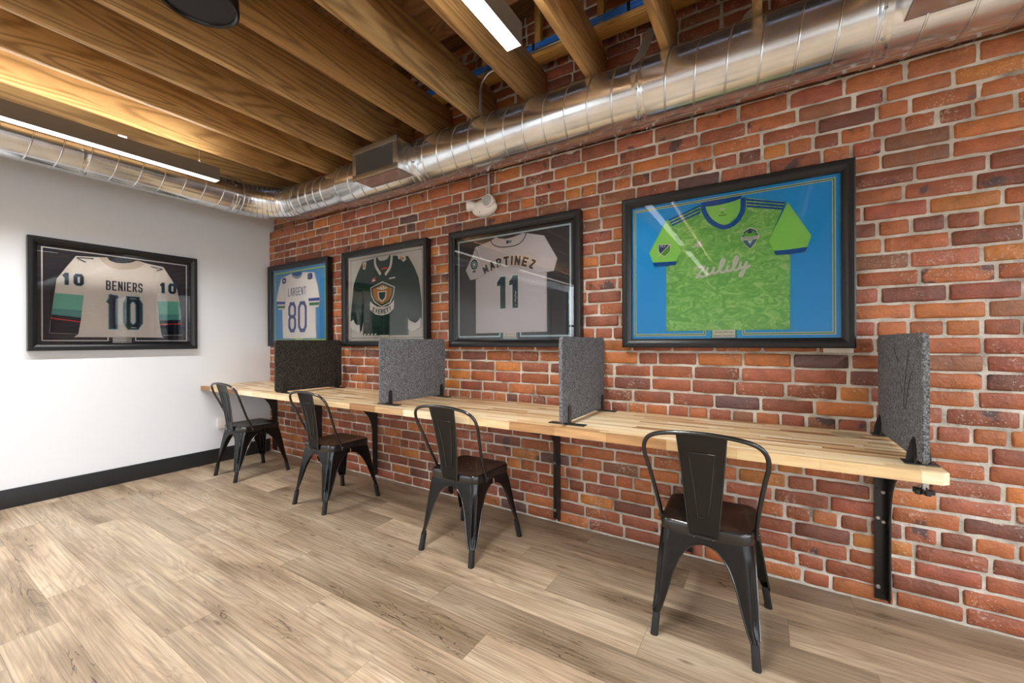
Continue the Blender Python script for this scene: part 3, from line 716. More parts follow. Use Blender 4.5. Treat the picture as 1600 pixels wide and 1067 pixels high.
def make_chair(label):
    t = thing('metal_cafe_chair', label, 'chair', (0, 0, 0), group='black metal chairs at the desk')
    rg = lambda s, z: [(x * s, y * s, z) for x, y in rounded_ring(.166, .176, -.158, .168, .045, bulge=.010)]
    bm = bmesh.new()
    rings_mesh(bm, [rg(1.0, .402), rg(1.012, .406), rg(1.012, .438), rg(1.0, .4465), rg(.975, .4505), rg(.93, .4495), rg(.6, .4455), rg(.3, .444), rg(.05, .4435)])
    seat = obj('seat', bm, M_chair, t, 50)
    bm = bmesh.new()
    for hx_, hy_ in ((0, 0), (.035, .03), (-.035, .03), (.035, -.03), (-.035, -.03)):
        lathe(bm, [(.004, .4445), (.004, .4462)], 10, (hx_, hy_, 0))
    obj('drain_hole', bm, mat('drain_hole_metal', '#56524e', .5), seat)
    zs = [.410, .385, .379, .377, .373, .365, .352, .335, .31, .28, .245, .20, .16, .12, .088]
    for sx in (-1, 1):
        for sy in (-1, 1):
            top = Vector((.166 if sy < 0 else .175, .158 if sy < 0 else .166)); bot = Vector((.193, .232) if sy < 0 else (.232, .228))
            def corner(z):
                q = 1 - z / .41; return top.lerp(bot, q)
            bm = bmesh.new(); rows = []; beadx = []; beady = []
            for z in zs:
                c = corner(z)
                lo = .028 + .044 * min(1, max(0, (z - .088) / .2)) ** .8
                def arm(full, za, z0_=.245):
                    if z >= za: return full
                    q = max(0, (z - z0_) / (za - z0_)); return lo + (full - lo) * (1 - math.sqrt(max(0, 1 - q ** 2)))
                ax, ay = arm(c.x, .379), arm(c.y, .379)
                rc = min(.022, lo * .6) if z < .3 else .022 + .02 * min(1, (z - .3) / .1)
                rc = min(rc, ax * .8, ay * .8)
                pts = [(c.x - ax, c.y)]
                for q in (.66, .33): pts.append((c.x - rc - (ax - rc) * q, c.y))
                gd = .012 * max(0, min(1, (z - .09) / .03)) * max(0, min(1, (.345 - z) / .035))
                for k in range(9):
                    a = math.pi / 2 * (1 - k / 8); w_ = math.exp(-((k - 4) / 2.1) ** 2)
                    px = c.x - rc + rc * math.cos(a) - gd * w_ * .9; py = c.y - rc + rc * math.sin(a) - gd * w_ * .9
                    pts.append((px, py))
                for q in (.33, .66): pts.append((c.x, c.y - rc - (ay - rc) * q))
                pts.append((c.x, c.y - ay))
                rows.append([bm.verts.new((sx * a_, sy * b_, z)) for a_, b_ in pts])
                if z <= .379: beadx.append((sx * pts[0][0], sy * pts[0][1], z)); beady.append((sx * pts[-1][0], sy * pts[-1][1], z))
            for A, B in zip(rows[:-1], rows[1:]):
                for k in range(len(A) - 1): bm.faces.new((A[k], A[k + 1], B[k + 1], B[k]))
            bmesh.ops.solidify(bm, geom=bm.faces[:], thickness=.002)
            tube(bm, beadx, .0032, 6); tube(bm, beady, .0032, 6)
            lg = obj('leg', bm, M_chair, t, 50)
            # lower leg tip with rubber foot
            bm = bmesh.new(); rings = []
            for z, hw in ((.10, .0115), (.088, .0125), (.082, .0145), (.02, .0145), (.0, .0155)):
                c = corner(z) - Vector((.0165, .0165))
                rings.append([(sx * (c.x + hw * math.cos(a) * (1.12 if k % 2 else 1)), sy * (c.y + hw * math.sin(a) * (1.12 if k % 2 else 1)), z) for k, a in enumerate([R(45 * j) for j in range(8)])])
            rings_mesh(bm, rings); obj('rubber_foot', bm, M_rubber, lg, 40)
    # backrest hoop
    half = [(.174, -.070, .405), (.176, -.085, .45), (.184, -.125, .53), (.202, -.175, .65), (.215, -.205, .72), (.210, -.224, .768), (.184, -.239, .800), (.135, -.248, .817), (.06, -.253, .826), (0, -.254, .828)]
    P = catmull(half + [(-x, y, z) for x, y, z in half[-2::-1]], 6)
    bm = bmesh.new(); tube(bm, P, .0085, 12); obj('back_hoop', bm, M_chair, t, 60)
    bm = bmesh.new()
    for s in (-1, 1): bmesh.ops.create_uvsphere(bm, u_segments=12, v_segments=8, radius=.0065, matrix=Matrix.Translation((s * .184, -.074, .425)))
    obj('hoop_rivet', bm, M_chair, t, 60)
    # splat
    def sp(q): return Vector((0, -.176 - .068 * q + .010 * math.sin(math.pi * q) - .0, .418 + .402 * q)), .052 + .034 * q
    bm = bmesh.new(); rows = []
    for k in range(13):
        c, hw = sp(k / 12); rows.append([bm.verts.new(c + Vector((hw * q, .004 * (1 - q * q), 0))) for q in (-1, -.6, -.2, .2, .6, 1)])
    for A, B in zip(rows[:-1], rows[1:]):
        for j in range(5): bm.faces.new((A[j], A[j + 1], B[j + 1], B[j]))
    bmesh.ops.solidify(bm, geom=bm.faces[:], thickness=.0018)
    for s in (-1, 1): tube(bm, [sp(k / 12)[0] + Vector((s * sp(k / 12)[1], 0, 0)) for k in range(13)], .0032, 6)
    tube(bm, [sp(0)[0] + Vector((q * .055, -.001, -.004)) for q in (-1, 0, 1)], .0035, 6)
    spl = obj('back_splat', bm, M_chair, t, 50)
    bm = bmesh.new(); rp = []
    for q, s, wd in [(k / 8 * .64 + .18, -1, None) for k in range(9)] + [(.82 - k / 8 * .64, 1, None) for k in range(9)]:
        c, hw = sp(q); rp.append(c + Vector((s * (.018 + .028 * (q - .18) / .64), .001, 0)))
    rp = [p + Vector((0, -.0018 + .003, 0)) for p in rp]
    tube(bm, rp, .0027, 6, closed=True); obj('pressed_ridge', bm, M_chair, spl, 60)
    bm = bmesh.new()
    for s in (-1, 1): bmesh.ops.create_uvsphere(bm, u_segments=10, v_segments=6, radius=.0055, matrix=Matrix.Translation((s * .034, -.180, .410)))
    obj('splat_rivet', bm, M_chair, spl, 60)
    return t
def copy_tree(o, parent=None):
    c = o.copy(); COL.objects.link(c)
    if parent is not None: c.parent = parent
    for ch in list(o.children): copy_tree(ch, c)
    return c
clabs = ['black metal cafe chair nearest the white wall', 'second black metal cafe chair from the white wall', 'third black metal cafe chair, before the middle felt divider', 'nearest black metal cafe chair at right, seen from behind']
ch0 = make_chair(clabs[0])
chairs = [ch0] + [copy_tree(ch0) for _ in range(3)]
for c, x, lb, rz in zip(chairs, (.632, 1.862, 3.122, 4.398), clabs, (0, 0, 0, .0)):
    c.location = (x, -.492, 0); c['label'] = lb; c.rotation_euler[2] = rz

# ---------------------------------------------------------------- lettering
GL = {
 'B': [[(0, 0), (0, 1), (.72, 1), (1, .86), (1, .64), (.76, .52), (0, .52)], [(.76, .52), (1, .38), (1, .14), (.72, 0), (0, 0)]],
 'E': [[(1, 1), (0, 1), (0, 0), (1, 0)], [(0, .5), (.8, .5)]],
 'N': [[(0, 0), (0, 1), (1, 0), (1, 1)]], 'I': [[(.5, 0), (.5, 1)]],
 'R': [[(0, 0), (0, 1), (.72, 1), (1, .86), (1, .62), (.72, .48), (0, .48)], [(.5, .48), (1, 0)]],
 'S': [[(1, .8), (1, .88), (.8, 1), (.2, 1), (0, .88), (0, .64), (.2, .53), (.8, .47), (1, .36), (1, .12), (.8, 0), (.2, 0), (0, .12), (0, .2)]],
 'M': [[(0, 0), (0, 1), (.5, .3), (1, 1), (1, 0)]], 'A': [[(0, 0), (.42, 1), (.58, 1), (1, 0)], [(.2, .34), (.8, .34)]],
 'T': [[(0, 1), (1, 1)], [(.5, 1), (.5, 0)]], 'Z': [[(0, 1), (1, 1), (0, 0), (1, 0)]],
 'L': [[(0, 1), (0, 0), (1, 0)]], 'G': [[(1, .8), (1, .88), (.8, 1), (.2, 1), (0, .86), (0, .14), (.2, 0), (.8, 0), (1, .14), (1, .48), (.6, .48)]],
 'V': [[(0, 1), (.5, 0), (1, 1)]],
 '1': [[(.0, .78), (.18, .82), (.55, 1), (.55, 0)]], '0': [[(.25, 1), (.75, 1), (1, .84), (1, .16), (.75, 0), (.25, 0), (0, .16), (0, .84), (.25, 1), (.75, 1)]],
 '8': [[(.25, 1), (.75, 1), (1, .86), (1, .62), (.78, .52), (.22, .52), (0, .62), (0, .86), (.25, 1), (.75, 1)], [(.22, .52), (0, .40), (0, .14), (.25, 0), (.75, 0), (1, .14), (1, .40), (.78, .52), (.22, .52)]],
}
def ribbon(bm, pts, wd, yv, ext=True):
    P = [Vector((a, b)) for a, b in pts]
    P = [p for i, p in enumerate(P) if i == 0 or (p - P[i - 1]).length > 1e-6]
    for i in range(1, len(P) - 1):                      # split at sharp corners
        if (P[i] - P[i - 1]).normalized().dot((P[i + 1] - P[i]).normalized()) < -.25:
            ribbon(bm, [tuple(p) for p in P[:i + 1]], wd, yv, ext); ribbon(bm, [tuple(p) for p in P[i:]], wd, yv, ext); return
    if ext:
        for e0, e1 in ((0, 1), (-1, -2)):
            v_ = (P[e0] - P[e1]).normalized()
            if max(abs(v_.x), abs(v_.y)) > .93: P[e0] = P[e0] + v_ * wd * .5
    L, Rr = [], []
    for i, p in enumerate(P):
        a = (p - P[i - 1]).normalized() if i else (P[1] - P[0]).normalized()
        b = (P[i + 1] - p).normalized() if i < len(P) - 1 else a
        n1 = Vector((-a.y, a.x)); n2 = Vector((-b.y, b.x)); m_ = (n1 + n2).normalized(); k = 1 / max(.5, m_.dot(n1))
        L.append(p + m_ * wd / 2 * k); Rr.append(p - m_ * wd / 2 * k)
    for i in range(len(P) - 1):
        yq = yv - 8e-6 * len(bm.faces)      # overlapping stitches never lie in one plane
        v = [bm.verts.new((q.x, yq, q.y)) for q in (Rr[i], Rr[i + 1], L[i + 1], L[i])]
        try: bm.faces.new(v)
        except Exception: pass
def word(txt, x0, z0, x1, z1, stroke, gap, parent, name, m, y, xf=None):
    """letters between x0..x1, z0..z1 (outer bounds)"""
    bm = bmesh.new(); n = len(txt)
    wI = [(.001 if c == 'I' else 1) for c in txt]
    lw = ((x1 - x0) - gap * (n - 1) - stroke * sum(1 for c in txt if c == 'I')) / max(1, sum(1 for c in txt if c != 'I'))
    x = x0
    for c in txt:
        cw = stroke if c == 'I' else lw; iw = max(cw - stroke, .0001); ih = (z1 - z0) - stroke
        for pl in GL[c]:
            pts = [(x + stroke / 2 + a * iw, z0 + stroke / 2 + b * ih) for a, b in pl]
            if xf: pts = [xf(*p) for p in pts]
            ribbon(bm, pts, stroke, y)
        x += cw + gap
    return flat(name, bm, m, parent)
def flat(name, bm, m, parent):
    bmesh.ops.recalc_face_normals(bm, faces=bm.faces)
    for f_ in bm.faces:
        if f_.normal.y > 0: f_.normal_flip()
    me = bpy.data.meshes.new(name); bm.to_mesh(me); bm.free(); return link(name, me, m, parent)
def outlined(txt, b, stroke, gap, parent, name, cols, y, grow=.006, xf=None):
    for k, (c, g) in enumerate(cols[::-1]):
        word(txt, b[0] - g, b[1] - g, b[2] + g, b[3] + g, stroke + 2 * g, gap - 2 * g, parent, name if k == len(cols) - 1 else name + '_outline', c, y - .0004 * (k + 1), xf)
def shape(name, pts, y, m, parent):
    bm = bmesh.new(); bm.faces.new([bm.verts.new((a, y, b)) for a, b in pts]); return flat(name, bm, m, parent)
def lineshape(name, pls, wd, y, m, parent, ext=False):
    bm = bmesh.new()
    for pl in pls: ribbon(bm, pl, wd, y, ext)
    return flat(name, bm, m, parent)
def garment(name, pts, m, parent, y0=-.014, y1=-.021, bev=.003):
    bm = bmesh.new(); prism(bm, pts, y0, y1, bev, 'xz'); return obj(name, bm, m, parent, 40)
def script_text(txt, x, z, size, y, m, parent, name):
    cu = bpy.data.curves.new(name, 'FONT'); cu.body = txt; cu.size = size; cu.align_x = 'CENTER'; cu.align_y = 'CENTER'
    tmp = bpy.data.objects.new(name, cu); COL.objects.link(tmp)
    dg = bpy.context.evaluated_depsgraph_get(); me = bpy.data.meshes.new_from_object(tmp.evaluated_get(dg)); bpy.data.objects.remove(tmp)
    me.transform(Matrix.Translation((x, y, z)) @ Matrix.Rotation(math.pi / 2, 4, 'X'))
    me.materials.clear()
    return link(name, me, m, parent)

# ---------------------------------------------------------------- framed jerseys
M_frame = mat('black_picture_moulding', '#101114', .35, spec=.45)
M_framepew = mat('black_satin_moulding', '#1e1f22', .26, .2)
def picture(label, loc, rot, zc, mat_color, lines, notch, frame_m=M_frame, hw=.522, hh=.4235, fw=.048):
    t = thing('framed_jersey', label, 'framed picture', loc, rot, 'framed sports jerseys')
    bm = bmesh.new()
    # mitred moulding: profile (inward offset, depth)
    prof = [(0, 0), (0, -.050), (.006, -.054), (.020, -.053), (.036, -.046), (fw, -.036), (fw, -.004)]
    rings = []
    for o_, dpt in prof: rings.append([(sx * (hw - o_), dpt, zc + sz * (hh - o_)) for sx, sz in ((-1, -1), (1, -1), (1, 1), (-1, 1))])
    rings_mesh(bm, rings, close=False)
    bm.faces.new([bm.verts.new(p) for p in ((-hw, -.0, zc - hh), (hw, -.0, zc - hh), (hw, -.0, zc + hh), (-hw, -.0, zc + hh))])
    obj('picture_frame', bm, frame_m, t, 25)
    obj('mat_board', boxbm((-hw + fw - .002, -.014, zc - hh + fw - .002), (hw - fw + .002, -.004, zc + hh - fw + .002)), mat_color, t)
    # glass pane
    x_, z_ = hw - fw + .001, hh - fw + .001
    bm = bmesh.new(); bm.faces.new([bm.verts.new(p) for p in ((-x_, -.034, zc - z_), (x_, -.034, zc - z_), (x_, -.034, zc + z_), (-x_, -.034, zc + z_))]); flat('glass_pane', bm, M_glass, t)
    # raised mat window lines with the notch for the plaque
    (l, r_, tp, bt), (n0, n1, nt) = lines, notch
    def loop(e): return [(l - e, bt - e), (l - e, tp + e), (r_ + e, tp + e), (r_ + e, bt - e), (n1 + e * 0 - (-e), bt - e), (n1 + e, nt + e), (n0 - e, nt + e), (n0 - e, bt - e), (l - e, bt - e)]
    return t, loop
def plaque(t, x, z, wd, h, m, l1, l2, rim=None, y=-.019):
    p_ = obj('name_plaque', boxbm((x - wd / 2, y, z - h / 2), (x + wd / 2, -.0135, z + h / 2), .0005), m, t)
    if rim: lineshape('plaque_border', [[(x - wd / 2 - .006, z - h / 2 - .006), (x + wd / 2 + .006, z - h / 2 - .006), (x + wd / 2 + .006, z + h / 2 + .006), (x - wd / 2 - .006, z + h / 2 + .006), (x - wd / 2 - .006, z - h / 2 - .006)]], .006, -.0146, rim, t, True)
    ink = mat('plaque_ink', '#4a4640', .6)
    if l1: script_text(l1, x, z + h * .2, h * .36, y - .0004, ink, p_, 'plaque_lettering'); script_text(l2, x, z - h * .24, h * .36, y - .0004, ink, p_, 'plaque_lettering')
W_ = mat('white_line', '#e8e4dc', .6); navy = mat('navy_twill', '#0f2036', .6); teal = mat('teal_edge', '#2b7f92', .6)
M_jwhite = cloth('off_white_jersey_cloth', '#ece2d8'); M_glt = cloth('light_teal_cloth', '#7cc4b0'); M_gmt = cloth('mid_teal_cloth', '#5aa09c'); M_navyc = cloth('navy_cloth', '#10192a'); M_redl = mat('red_stripe', '#e02a24', .6)

def P_shift(pts, dx, dz=0): return [(a - dx, b - dz) for a, b in pts]
def bez(pts, n=4): return [tuple(v)[:2] for v in catmull([(a, b, 0) for a, b in pts], n)]

# 1. hockey jersey on the white wall
t, loop = picture('framed off-white hockey jersey with teal sleeves and number 10 on the white wall', (0, -1.208, 1.575), math.pi / 2, -.030, mat('dark_slate_mat', '#2f2d36', .8), (-.447, .449, .323, -.378), (-.087, .086, -.322))
lineshape('mat_line', [loop(0)], .008, -.0148, W_, t)
J = garment('jersey', [(-.257, -.33), (-.24, -.165), (-.225, .071), (-.27, .285), (-.14, .298), (-.091, .306), (-.079, .277), (-.042, .266), (.002, .267), (.051, .280), (.088, .306), (.104, .309), (.156, .296), (.276, .283), (.229, .098), (.238, -.10), (.258, -.33), (.278, -.35), (-.282, -.350)], M_jwhite, t)
SL = [(-.27, .285), (-.325, .185), (-.373, .092), (-.384, -.01), (-.4, -.174), (-.411, -.32), (-.26, -.328), (-.24, -.165), (-.225, .071)]
SR = [(.276, .282), (.335, .175), (.377, .091), (.390, -.015), (.403, -.155), (.414, -.325), (.26, -.331), (.244, -.2), (.233, -.019), (.229, .098)]
for s_, bands in ((SL, (((-.3845, -.016), (-.229, -.020), (-.239, -.140), (-.396, -.135)), ((-.396, -.135), (-.239, -.14), (-.243, -.197), (-.401, -.180)), ((-.401, -.180), (-.243, -.197), (-.26, -.327), (-.410, -.318)), ((-.4035, -.204), (-.247, -.226), (-.2475, -.235), (-.404, -.213)))),
                  (SR, (((.2335, -.026), (.390, -.018), (.3975, -.137), (.239, -.143)), ((.239, -.143), (.3975, -.137), (.403, -.185), (.244, -.197)), ((.244, -.197), (.403, -.185), (.413, -.323), (.26, -.329)), ((.247, -.229), (.406, -.216), (.4065, -.225), (.2475, -.238))))):
    sl = garment('sleeve', s_, M_jwhite, J, -.014, -.024)
    for q, m_, k in zip(bands, (M_glt, M_gmt, M_navyc, M_redl), (0, 0, 0, 1)): shape('sleeve_band', q, -.0245 - .0003 * k, m_, J)
garment('collar', [(-.14, .296), (-.091, .306), (-.079, .277), (-.042, .266), (.002, .267), (.051, .280), (.088, .306), (.104, .309), (.149, .289), (.101, .246), (.048, .226), (-.017, .216), (-.073, .226), (-.116, .258)], cloth('beige_collar_cloth', '#d9c8b8'), J, -.02, -.0225, .001)
word('BENIERS', -.100, .037, .131, .116, .0100, .0080, J, 'player_name', navy, -.0216)
outlined('1', (-.100, -.278, -.018, -.006), .044, .01, J, 'number', [(navy, 0), (teal, .007)], -.0215)
outlined('0', (.010, -.278, .126, -.008), .036, .01, J, 'number', [(navy, 0), (teal, .007)], -.0215)
for a, b in ((-.352, -.300), (-.302, -.226)): pass
outlined('10', (-.350, .054, -.230, .143), .018, .014, J, 'sleeve_number', [(navy, 0), (teal, .003)], -.0250)
outlined('10', (.243, .050, .366, .139), .018, .014, J, 'sleeve_number', [(navy, 0), (teal, .003)], -.0250)
lineshape('shoulder_lacing', [[(-.268, .272), (-.175, .281), (-.18, .272)], [(-.262, .266), (-.216, .244)], [(.187, .272), (.269, .262), (.226, .240)], [(.255, .256), (.27, .262)]], .006, -.0252, navy, J)
lineshape('signature', [[(.045, -.022), (.055, -.018), (.065, -.024), (.078, -.019), (.092, -.024)], [(.055, -.268), (.075, -.266), (.09, -.270)]], .0035, -.0232, W_, J)
plaque(t, 0, -.372, .118, .050, mat('silver_plaque', '#b7b2aa', .4, .3), 'Matty Beniers', 'Seattle Kraken')

# 2. white football jersey
t, loop = picture('framed white football jersey number 80 on blue mat beside the room corner', (.605, -.012, 1.575), 0, -.012, mat('blue_mat', '#4c9ad4', .8), (-.437, .437, .330, -.372), (-.085, .085, -.322))
lineshape('mat_line', [loop(0)], .013, -.0148, mat('lime_line', '#b9d77a', .6), t); lineshape('mat_line_inner', [loop(-.010)], .005, -.015, mat('teal_line', '#4aa6a0', .6), t)
dx = .012; royal = mat('royal_twill', '#3a4a8c', .6); M_fw = cloth('white_jersey_cloth', '#f0eae4')
J = garment('jersey', P_shift([(-.284, -.053), (-.224, -.021), (-.238, .138), (-.293, .278), (-.106, .31), (-.083, .286), (-.016, .267), (.05, .274), (.081, .305), (.25, .292), (.292, .277), (.240, .10), (.300, -.04), (.308, -.358), (-.272, -.353)], dx), M_fw, t)
garment('sleeve', P_shift([(-.293, .278), (-.34, .18), (-.39, .05), (-.351, -.05), (-.232, -.055), (-.216, .014), (-.238, .138), (-.262, .219)], dx), M_fw, J, -.014, -.024)
garment('sleeve', P_shift([(.284, .278), (.334, .172), (.375, .031), (.357, -.058), (.207, -.046), (.186, .042), (.235, .17)], dx), M_fw, J, -.014, -.024)
bl, gn = mat('blue_band', '#2c3f9c', .7), mat('green_band', '#1f7a3a', .7)
for q, m_ in ((((-.384, .036), (-.223, .027), (-.224, .0), (-.371, .006)), bl), (((-.366, -.010), (-.226, -.014), (-.229, -.040), (-.355, -.037)), gn), (((.188, .037), (.371, .035), (.367, .007), (.196, .008)), bl), (((.200, -.006), (.362, -.008), (.358, -.036), (.205, -.034)), gn)): shape('sleeve_band', P_shift(q, dx), -.0246, m_, J)
lineshape('collar', [P_shift(bez([(-.100, .306), (-.083, .280), (-.016, .256), (.05, .264), (.081, .300)]), dx)], .016, -.0216, mat('grey_collar', '#7f8f96', .7), J)
shape('neck_opening', P_shift(bez([(-.098, .314), (-.078, .290), (-.016, .270), (.05, .276), (.077, .310)]) + [(0, .315)], dx), -.0217, mat('blue_neck_lining', '#2d63a8', .8), J)
word('LARGENT', -.183, .078, .131, .160, .0085, .0135, J, 'player_name', royal, -.0216)
word('8', -.181, -.294, -.040, .016, .036, .01, J, 'number', royal, -.0216); word('0', -.007, -.294, .145, .016, .036, .01, J, 'number', royal, -.0216)
word('0', -.285, .215, -.213, .273, .020, .01, J, 'shoulder_number', royal, -.0252); word('8', .165, .222, .245, .283, .018, .01, J, 'shoulder_number', royal, -.0252)
plaque(t, 0, -.362, .12, .03, mat('lime_plaque', '#c6dca0', .5), '', '', mat('lime_line', '#b9d77a', .6))

# 3. dark green hockey jersey
t, loop = picture('framed dark green hockey jersey with shield crest on cream mat', (1.855, -.012, 1.575), 0, -.012, mat('cream_mat', '#d5d1c8', .8), (-.434, .446, .338, -.36), (-.073, .094, -.305))
lineshape('mat_line', [loop(0)], .004, -.0148, mat('dark_line', '#3a3a36', .6), t); lineshape('mat_line_outer', [loop(.034)], .004, -.015, mat('grey_line', '#9a968c', .6), t)
dx = .042; M_dg = cloth('forest_green_cloth', '#1e3b34'); M_cw = cloth('cuff_white_cloth', '#e4e0da')
J = garment('jersey', P_shift([(-.221, .306), (-.076, .323), (-.049, .324), (.146, .325), (.171, .317), (.329, .299), (.346, .114), (.339, -.209), (.332, -.341), (-.224, -.338), (-.217, -.255), (-.222, .144)], dx), M_dg, t)
garment('sleeve', P_shift([(-.221, .306), (-.285, .215), (-.343, .116), (-.366, -.062), (-.389, -.232), (-.266, -.263), (-.252, -.301), (-.223, -.208), (-.215, .144), (-.207, .226)], dx), M_dg, J, -.014, -.025)
garment('sleeve', P_shift([(.329, .299), (.399, .203), (.445, .114), (.462, .037), (.478, -.081), (.478, -.214), (.432, -.254), (.345, -.218), (.34, -.021), (.34, .114)], dx), M_dg, J, -.014, -.025)
garment('cuff', P_shift([(-.389, -.215), (-.345, -.195), (-.318, -.235), (-.288, -.248), (-.259, -.244), (-.259, -.315), (-.39, -.27)], dx), M_cw, J, -.02, -.027, .001)
garment('cuff', P_shift([(.339, -.205), (.372, -.240), (.409, -.249), (.438, -.240), (.478, -.205), (.478, -.28), (.385, -.316), (.338, -.294)], dx), M_cw, J, -.02, -.027, .001)
shape('neck_opening', P_shift([(-.042, .330), (-.036, .264), (.023, .187), (.062, .183), (.12, .239), (.133, .330)], dx), -.0217, mat('dark_neck_lining', '#16302a', .8), J)
shape('neck_back', P_shift(bez([(-.030, .332), (-.005, .300), (.043, .292), (.095, .302), (.122, .332)]), dx), -.0220, mat('cream_mat', '#d5d1c8', .8), J)
lineshape('collar', [P_shift(bez([(-.060, .328), (-.052, .26), (.012, .178)]), dx), P_shift(bez([(.150, .328), (.132, .235), (.068, .170)]), dx)], .026, -.0223, M_cw, J)
shape('shield_crest', P_shift([(.033, .118), (.184, .062), (.170, -.012), (.130, -.070), (.025, -.103), (-.070, -.054), (-.110, .005), (-.120, .075)], dx), -.0216, W_, J)
shape('shield_crest_band', P_shift([(.033, .108), (.172, .057), (.158, -.010), (.122, -.062), (.025, -.093), (-.062, -.048), (-.100, .007), (-.110, .070)], dx), -.0219, mat('crest_green', '#1c4a3c', .6), J)
shape('shield_crest_field', P_shift([(.033, .090), (.150, .050), (.138, -.008), (.106, -.048), (.025, -.076), (-.044, -.040), (-.078, .006), (-.090, .060)], dx), -.0222, mat('crest_orange', '#c9852f', .6), J)
shape('shield_crest_peak', P_shift([(-.045, .060), (-.020, .072), (-.005, .062), (.015, .082), (.030, .066), (.048, .084), (.062, .064), (.08, .072), (.098, .056), (.030, .045)], dx), -.0225, W_, J)
shape('shield_crest_emblem', P_shift([(-.030, .035), (.090, .035), (.078, -.03), (.030, -.060), (-.018, -.03)], dx), -.0225, W_, J)
shape('shield_crest_stripe', P_shift([(-.012, .026), (.072, .026), (.064, -.020), (.030, -.044), (-.004, -.020)], dx), -.0228, mat('crest_green', '#1c4a3c', .6), J)
def arc(cx, cz, rad):
    def g(x, z):
        a = (x - cx) / rad; rr = rad - (z - cz); return (cx + rr * math.sin(a), cz + rad - rr * math.cos(a))
    return g
garment('banner', P_shift([(-.122, -.043), (-.10, -.060), (-.038, -.092), (.028, -.104), (.099, -.096), (.150, -.070), (.175, -.045), (.170, -.12), (.110, -.158), (.030, -.171), (-.052, -.160), (-.126, -.115)], dx), W_, J, -.02, -.0226, .0005)
word('EVERETT', -.148, -.158, .118, -.118, .0085, .008, J, 'banner_lettering', mat('crest_green', '#1c4a3c', .6), -.0230, arc(-.014, -.17, .30))
shape('chest_patch', P_shift([(-.111, .117), (-.093, .150), (-.050, .165), (-.060, .142), (-.043, .130)], dx), -.0216, M_redl, J)
shape('chest_patch_inset', P_shift([(-.098, .126), (-.085, .143), (-.062, .140), (-.058, .130)], dx), -.0219, W_, J)
lineshape('chest_wordmark', [P_shift([(.116, .134), (.189, .138)], dx)], .011, -.0216, W_, J)
lineshape('neck_label', [P_shift([(.020, .224), (.094, .226)], dx)], .014, -.0220, M_redl, J)
for q in (((-.215, .296), (-.168, .305), (-.172, .262), (-.188, .236), (-.212, .245)), ((.222, .318), (.315, .300), (.318, .268), (.285, .256), (.262, .280), (.23, .285))):
    shape('shoulder_patch', P_shift(q, dx), -.0254, W_, J); cx = sum(a for a, b in q) / len(q); cz = sum(b for a, b in q) / len(q)
    shape('shoulder_patch_inset', P_shift([((a - cx) * .5 + cx, (b - cz) * .55 + cz) for a, b in q], dx), -.0257, mat('crest_orange', '#c9852f', .6), J)
for i in range(4): lineshape('hem_mark', [P_shift([(-.205 + i * .045, -.334), (-.180 + i * .045, -.326)], dx)], .010, -.0217, W_, J)
plaque(t, .01, -.340, .11, .035, mat('cream_plaque', '#dad4c4', .5), '', '', mat('grey_line', '#9a968c', .6))

# 4. grey baseball jersey
t, loop = picture('framed light grey baseball jersey number 11 on charcoal mat below the emergency light', (3.122, -.012, 1.575), 0, -.012, mat('charcoal_mat', '#3b3a40', .8), (-.452, .444, .339, -.362), (-.089, .079, -.306))
lineshape('mat_line', [loop(0)], .012, -.0148, mat('pale_blue_line', '#9fc6cc', .6), t); lineshape('mat_line_inner', [loop(-.001)], .003, -.0151, mat('white_core', '#e9efef', .6), t)
dx = .042; M_gj = cloth('light_grey_jersey_cloth', '#cfc9cb')
nv = mat('jersey_navy', '#15243a', .6); tg = mat('jersey_teal', '#1f7f72', .6)
J = garment('jersey', P_shift([(-.25, .285), (-.116, .309), (-.076, .333), (-.051, .317), (.007, .309), (.064, .309), (.101, .316), (.138, .331), (.174, .325), (.305, .291), (.261, .047), (.322, .053), (.322, -.335), (-.252, -.338), (-.251, .052), (-.193, .059), (-.173, .108), (-.232, .24)], dx), M_gj, t)
garment('sleeve', P_shift([(-.25, .285), (-.282, .212), (-.339, .124), (-.298, .051), (-.193, .059), (-.172, .116), (-.232, .24)], dx), M_gj, J, -.014, -.025)
garment('sleeve', P_shift([(.305, .291), (.401, .128), (.376, .054), (.261, .047), (.227, .108), (.265, .20)], dx), M_gj, J, -.014, -.025)
lineshape('neck_piping', [P_shift(bez([(-.116, .313), (-.096, .282), (-.042, .259), (.026, .252), (.101, .256), (.147, .282), (.174, .325)]), dx)], .007, -.0216, nv, J)
def arc_up(cx, cz, rad):
    def g(x, z):
        a = (x - cx) / rad; rr = rad + (z - cz); return (cx + rr * math.sin(a), cz - rad + rr * math.cos(a))
    return g
gold = mat('gold_edge', '#b98f4e', .6)
for k, (g_, m_) in enumerate(((.0055, W_), (.0028, gold), (0, nv))):
    word('MARTINEZ', -.215 - g_, .125 - g_, .192 + g_, .185 + g_, .0115 + 2 * g_, .018 - 2 * g_, J, 'player_name' if k == 2 else 'player_name_outline', m_, -.0255 - .0003 * k, arc_up(-.012, .13, .42))
for q in (-.100, .000):
    for k, (g_, m_) in enumerate(((.010, W_), (.0055, tg), (0, nv))):
        bm = bmesh.new(); ribbon(bm, [(q + .042, -.166 - g_), (q + .042, .046 + g_)], .036 + 2 * g_, -.0216 - .0003 * k, False)
        bm.faces.new([bm.verts.new((a, -.0216 - .0003 * k - 8e-6, b)) for a, b in ((q + .030 - g_, .046 + g_), (q - .002 - g_, .012 + g_ * .5), (q - .002 - g_, -.010 - g_), (q + .030, -.004 - g_))])
        flat('number' if k == 2 else 'number_outline', bm, m_, J)
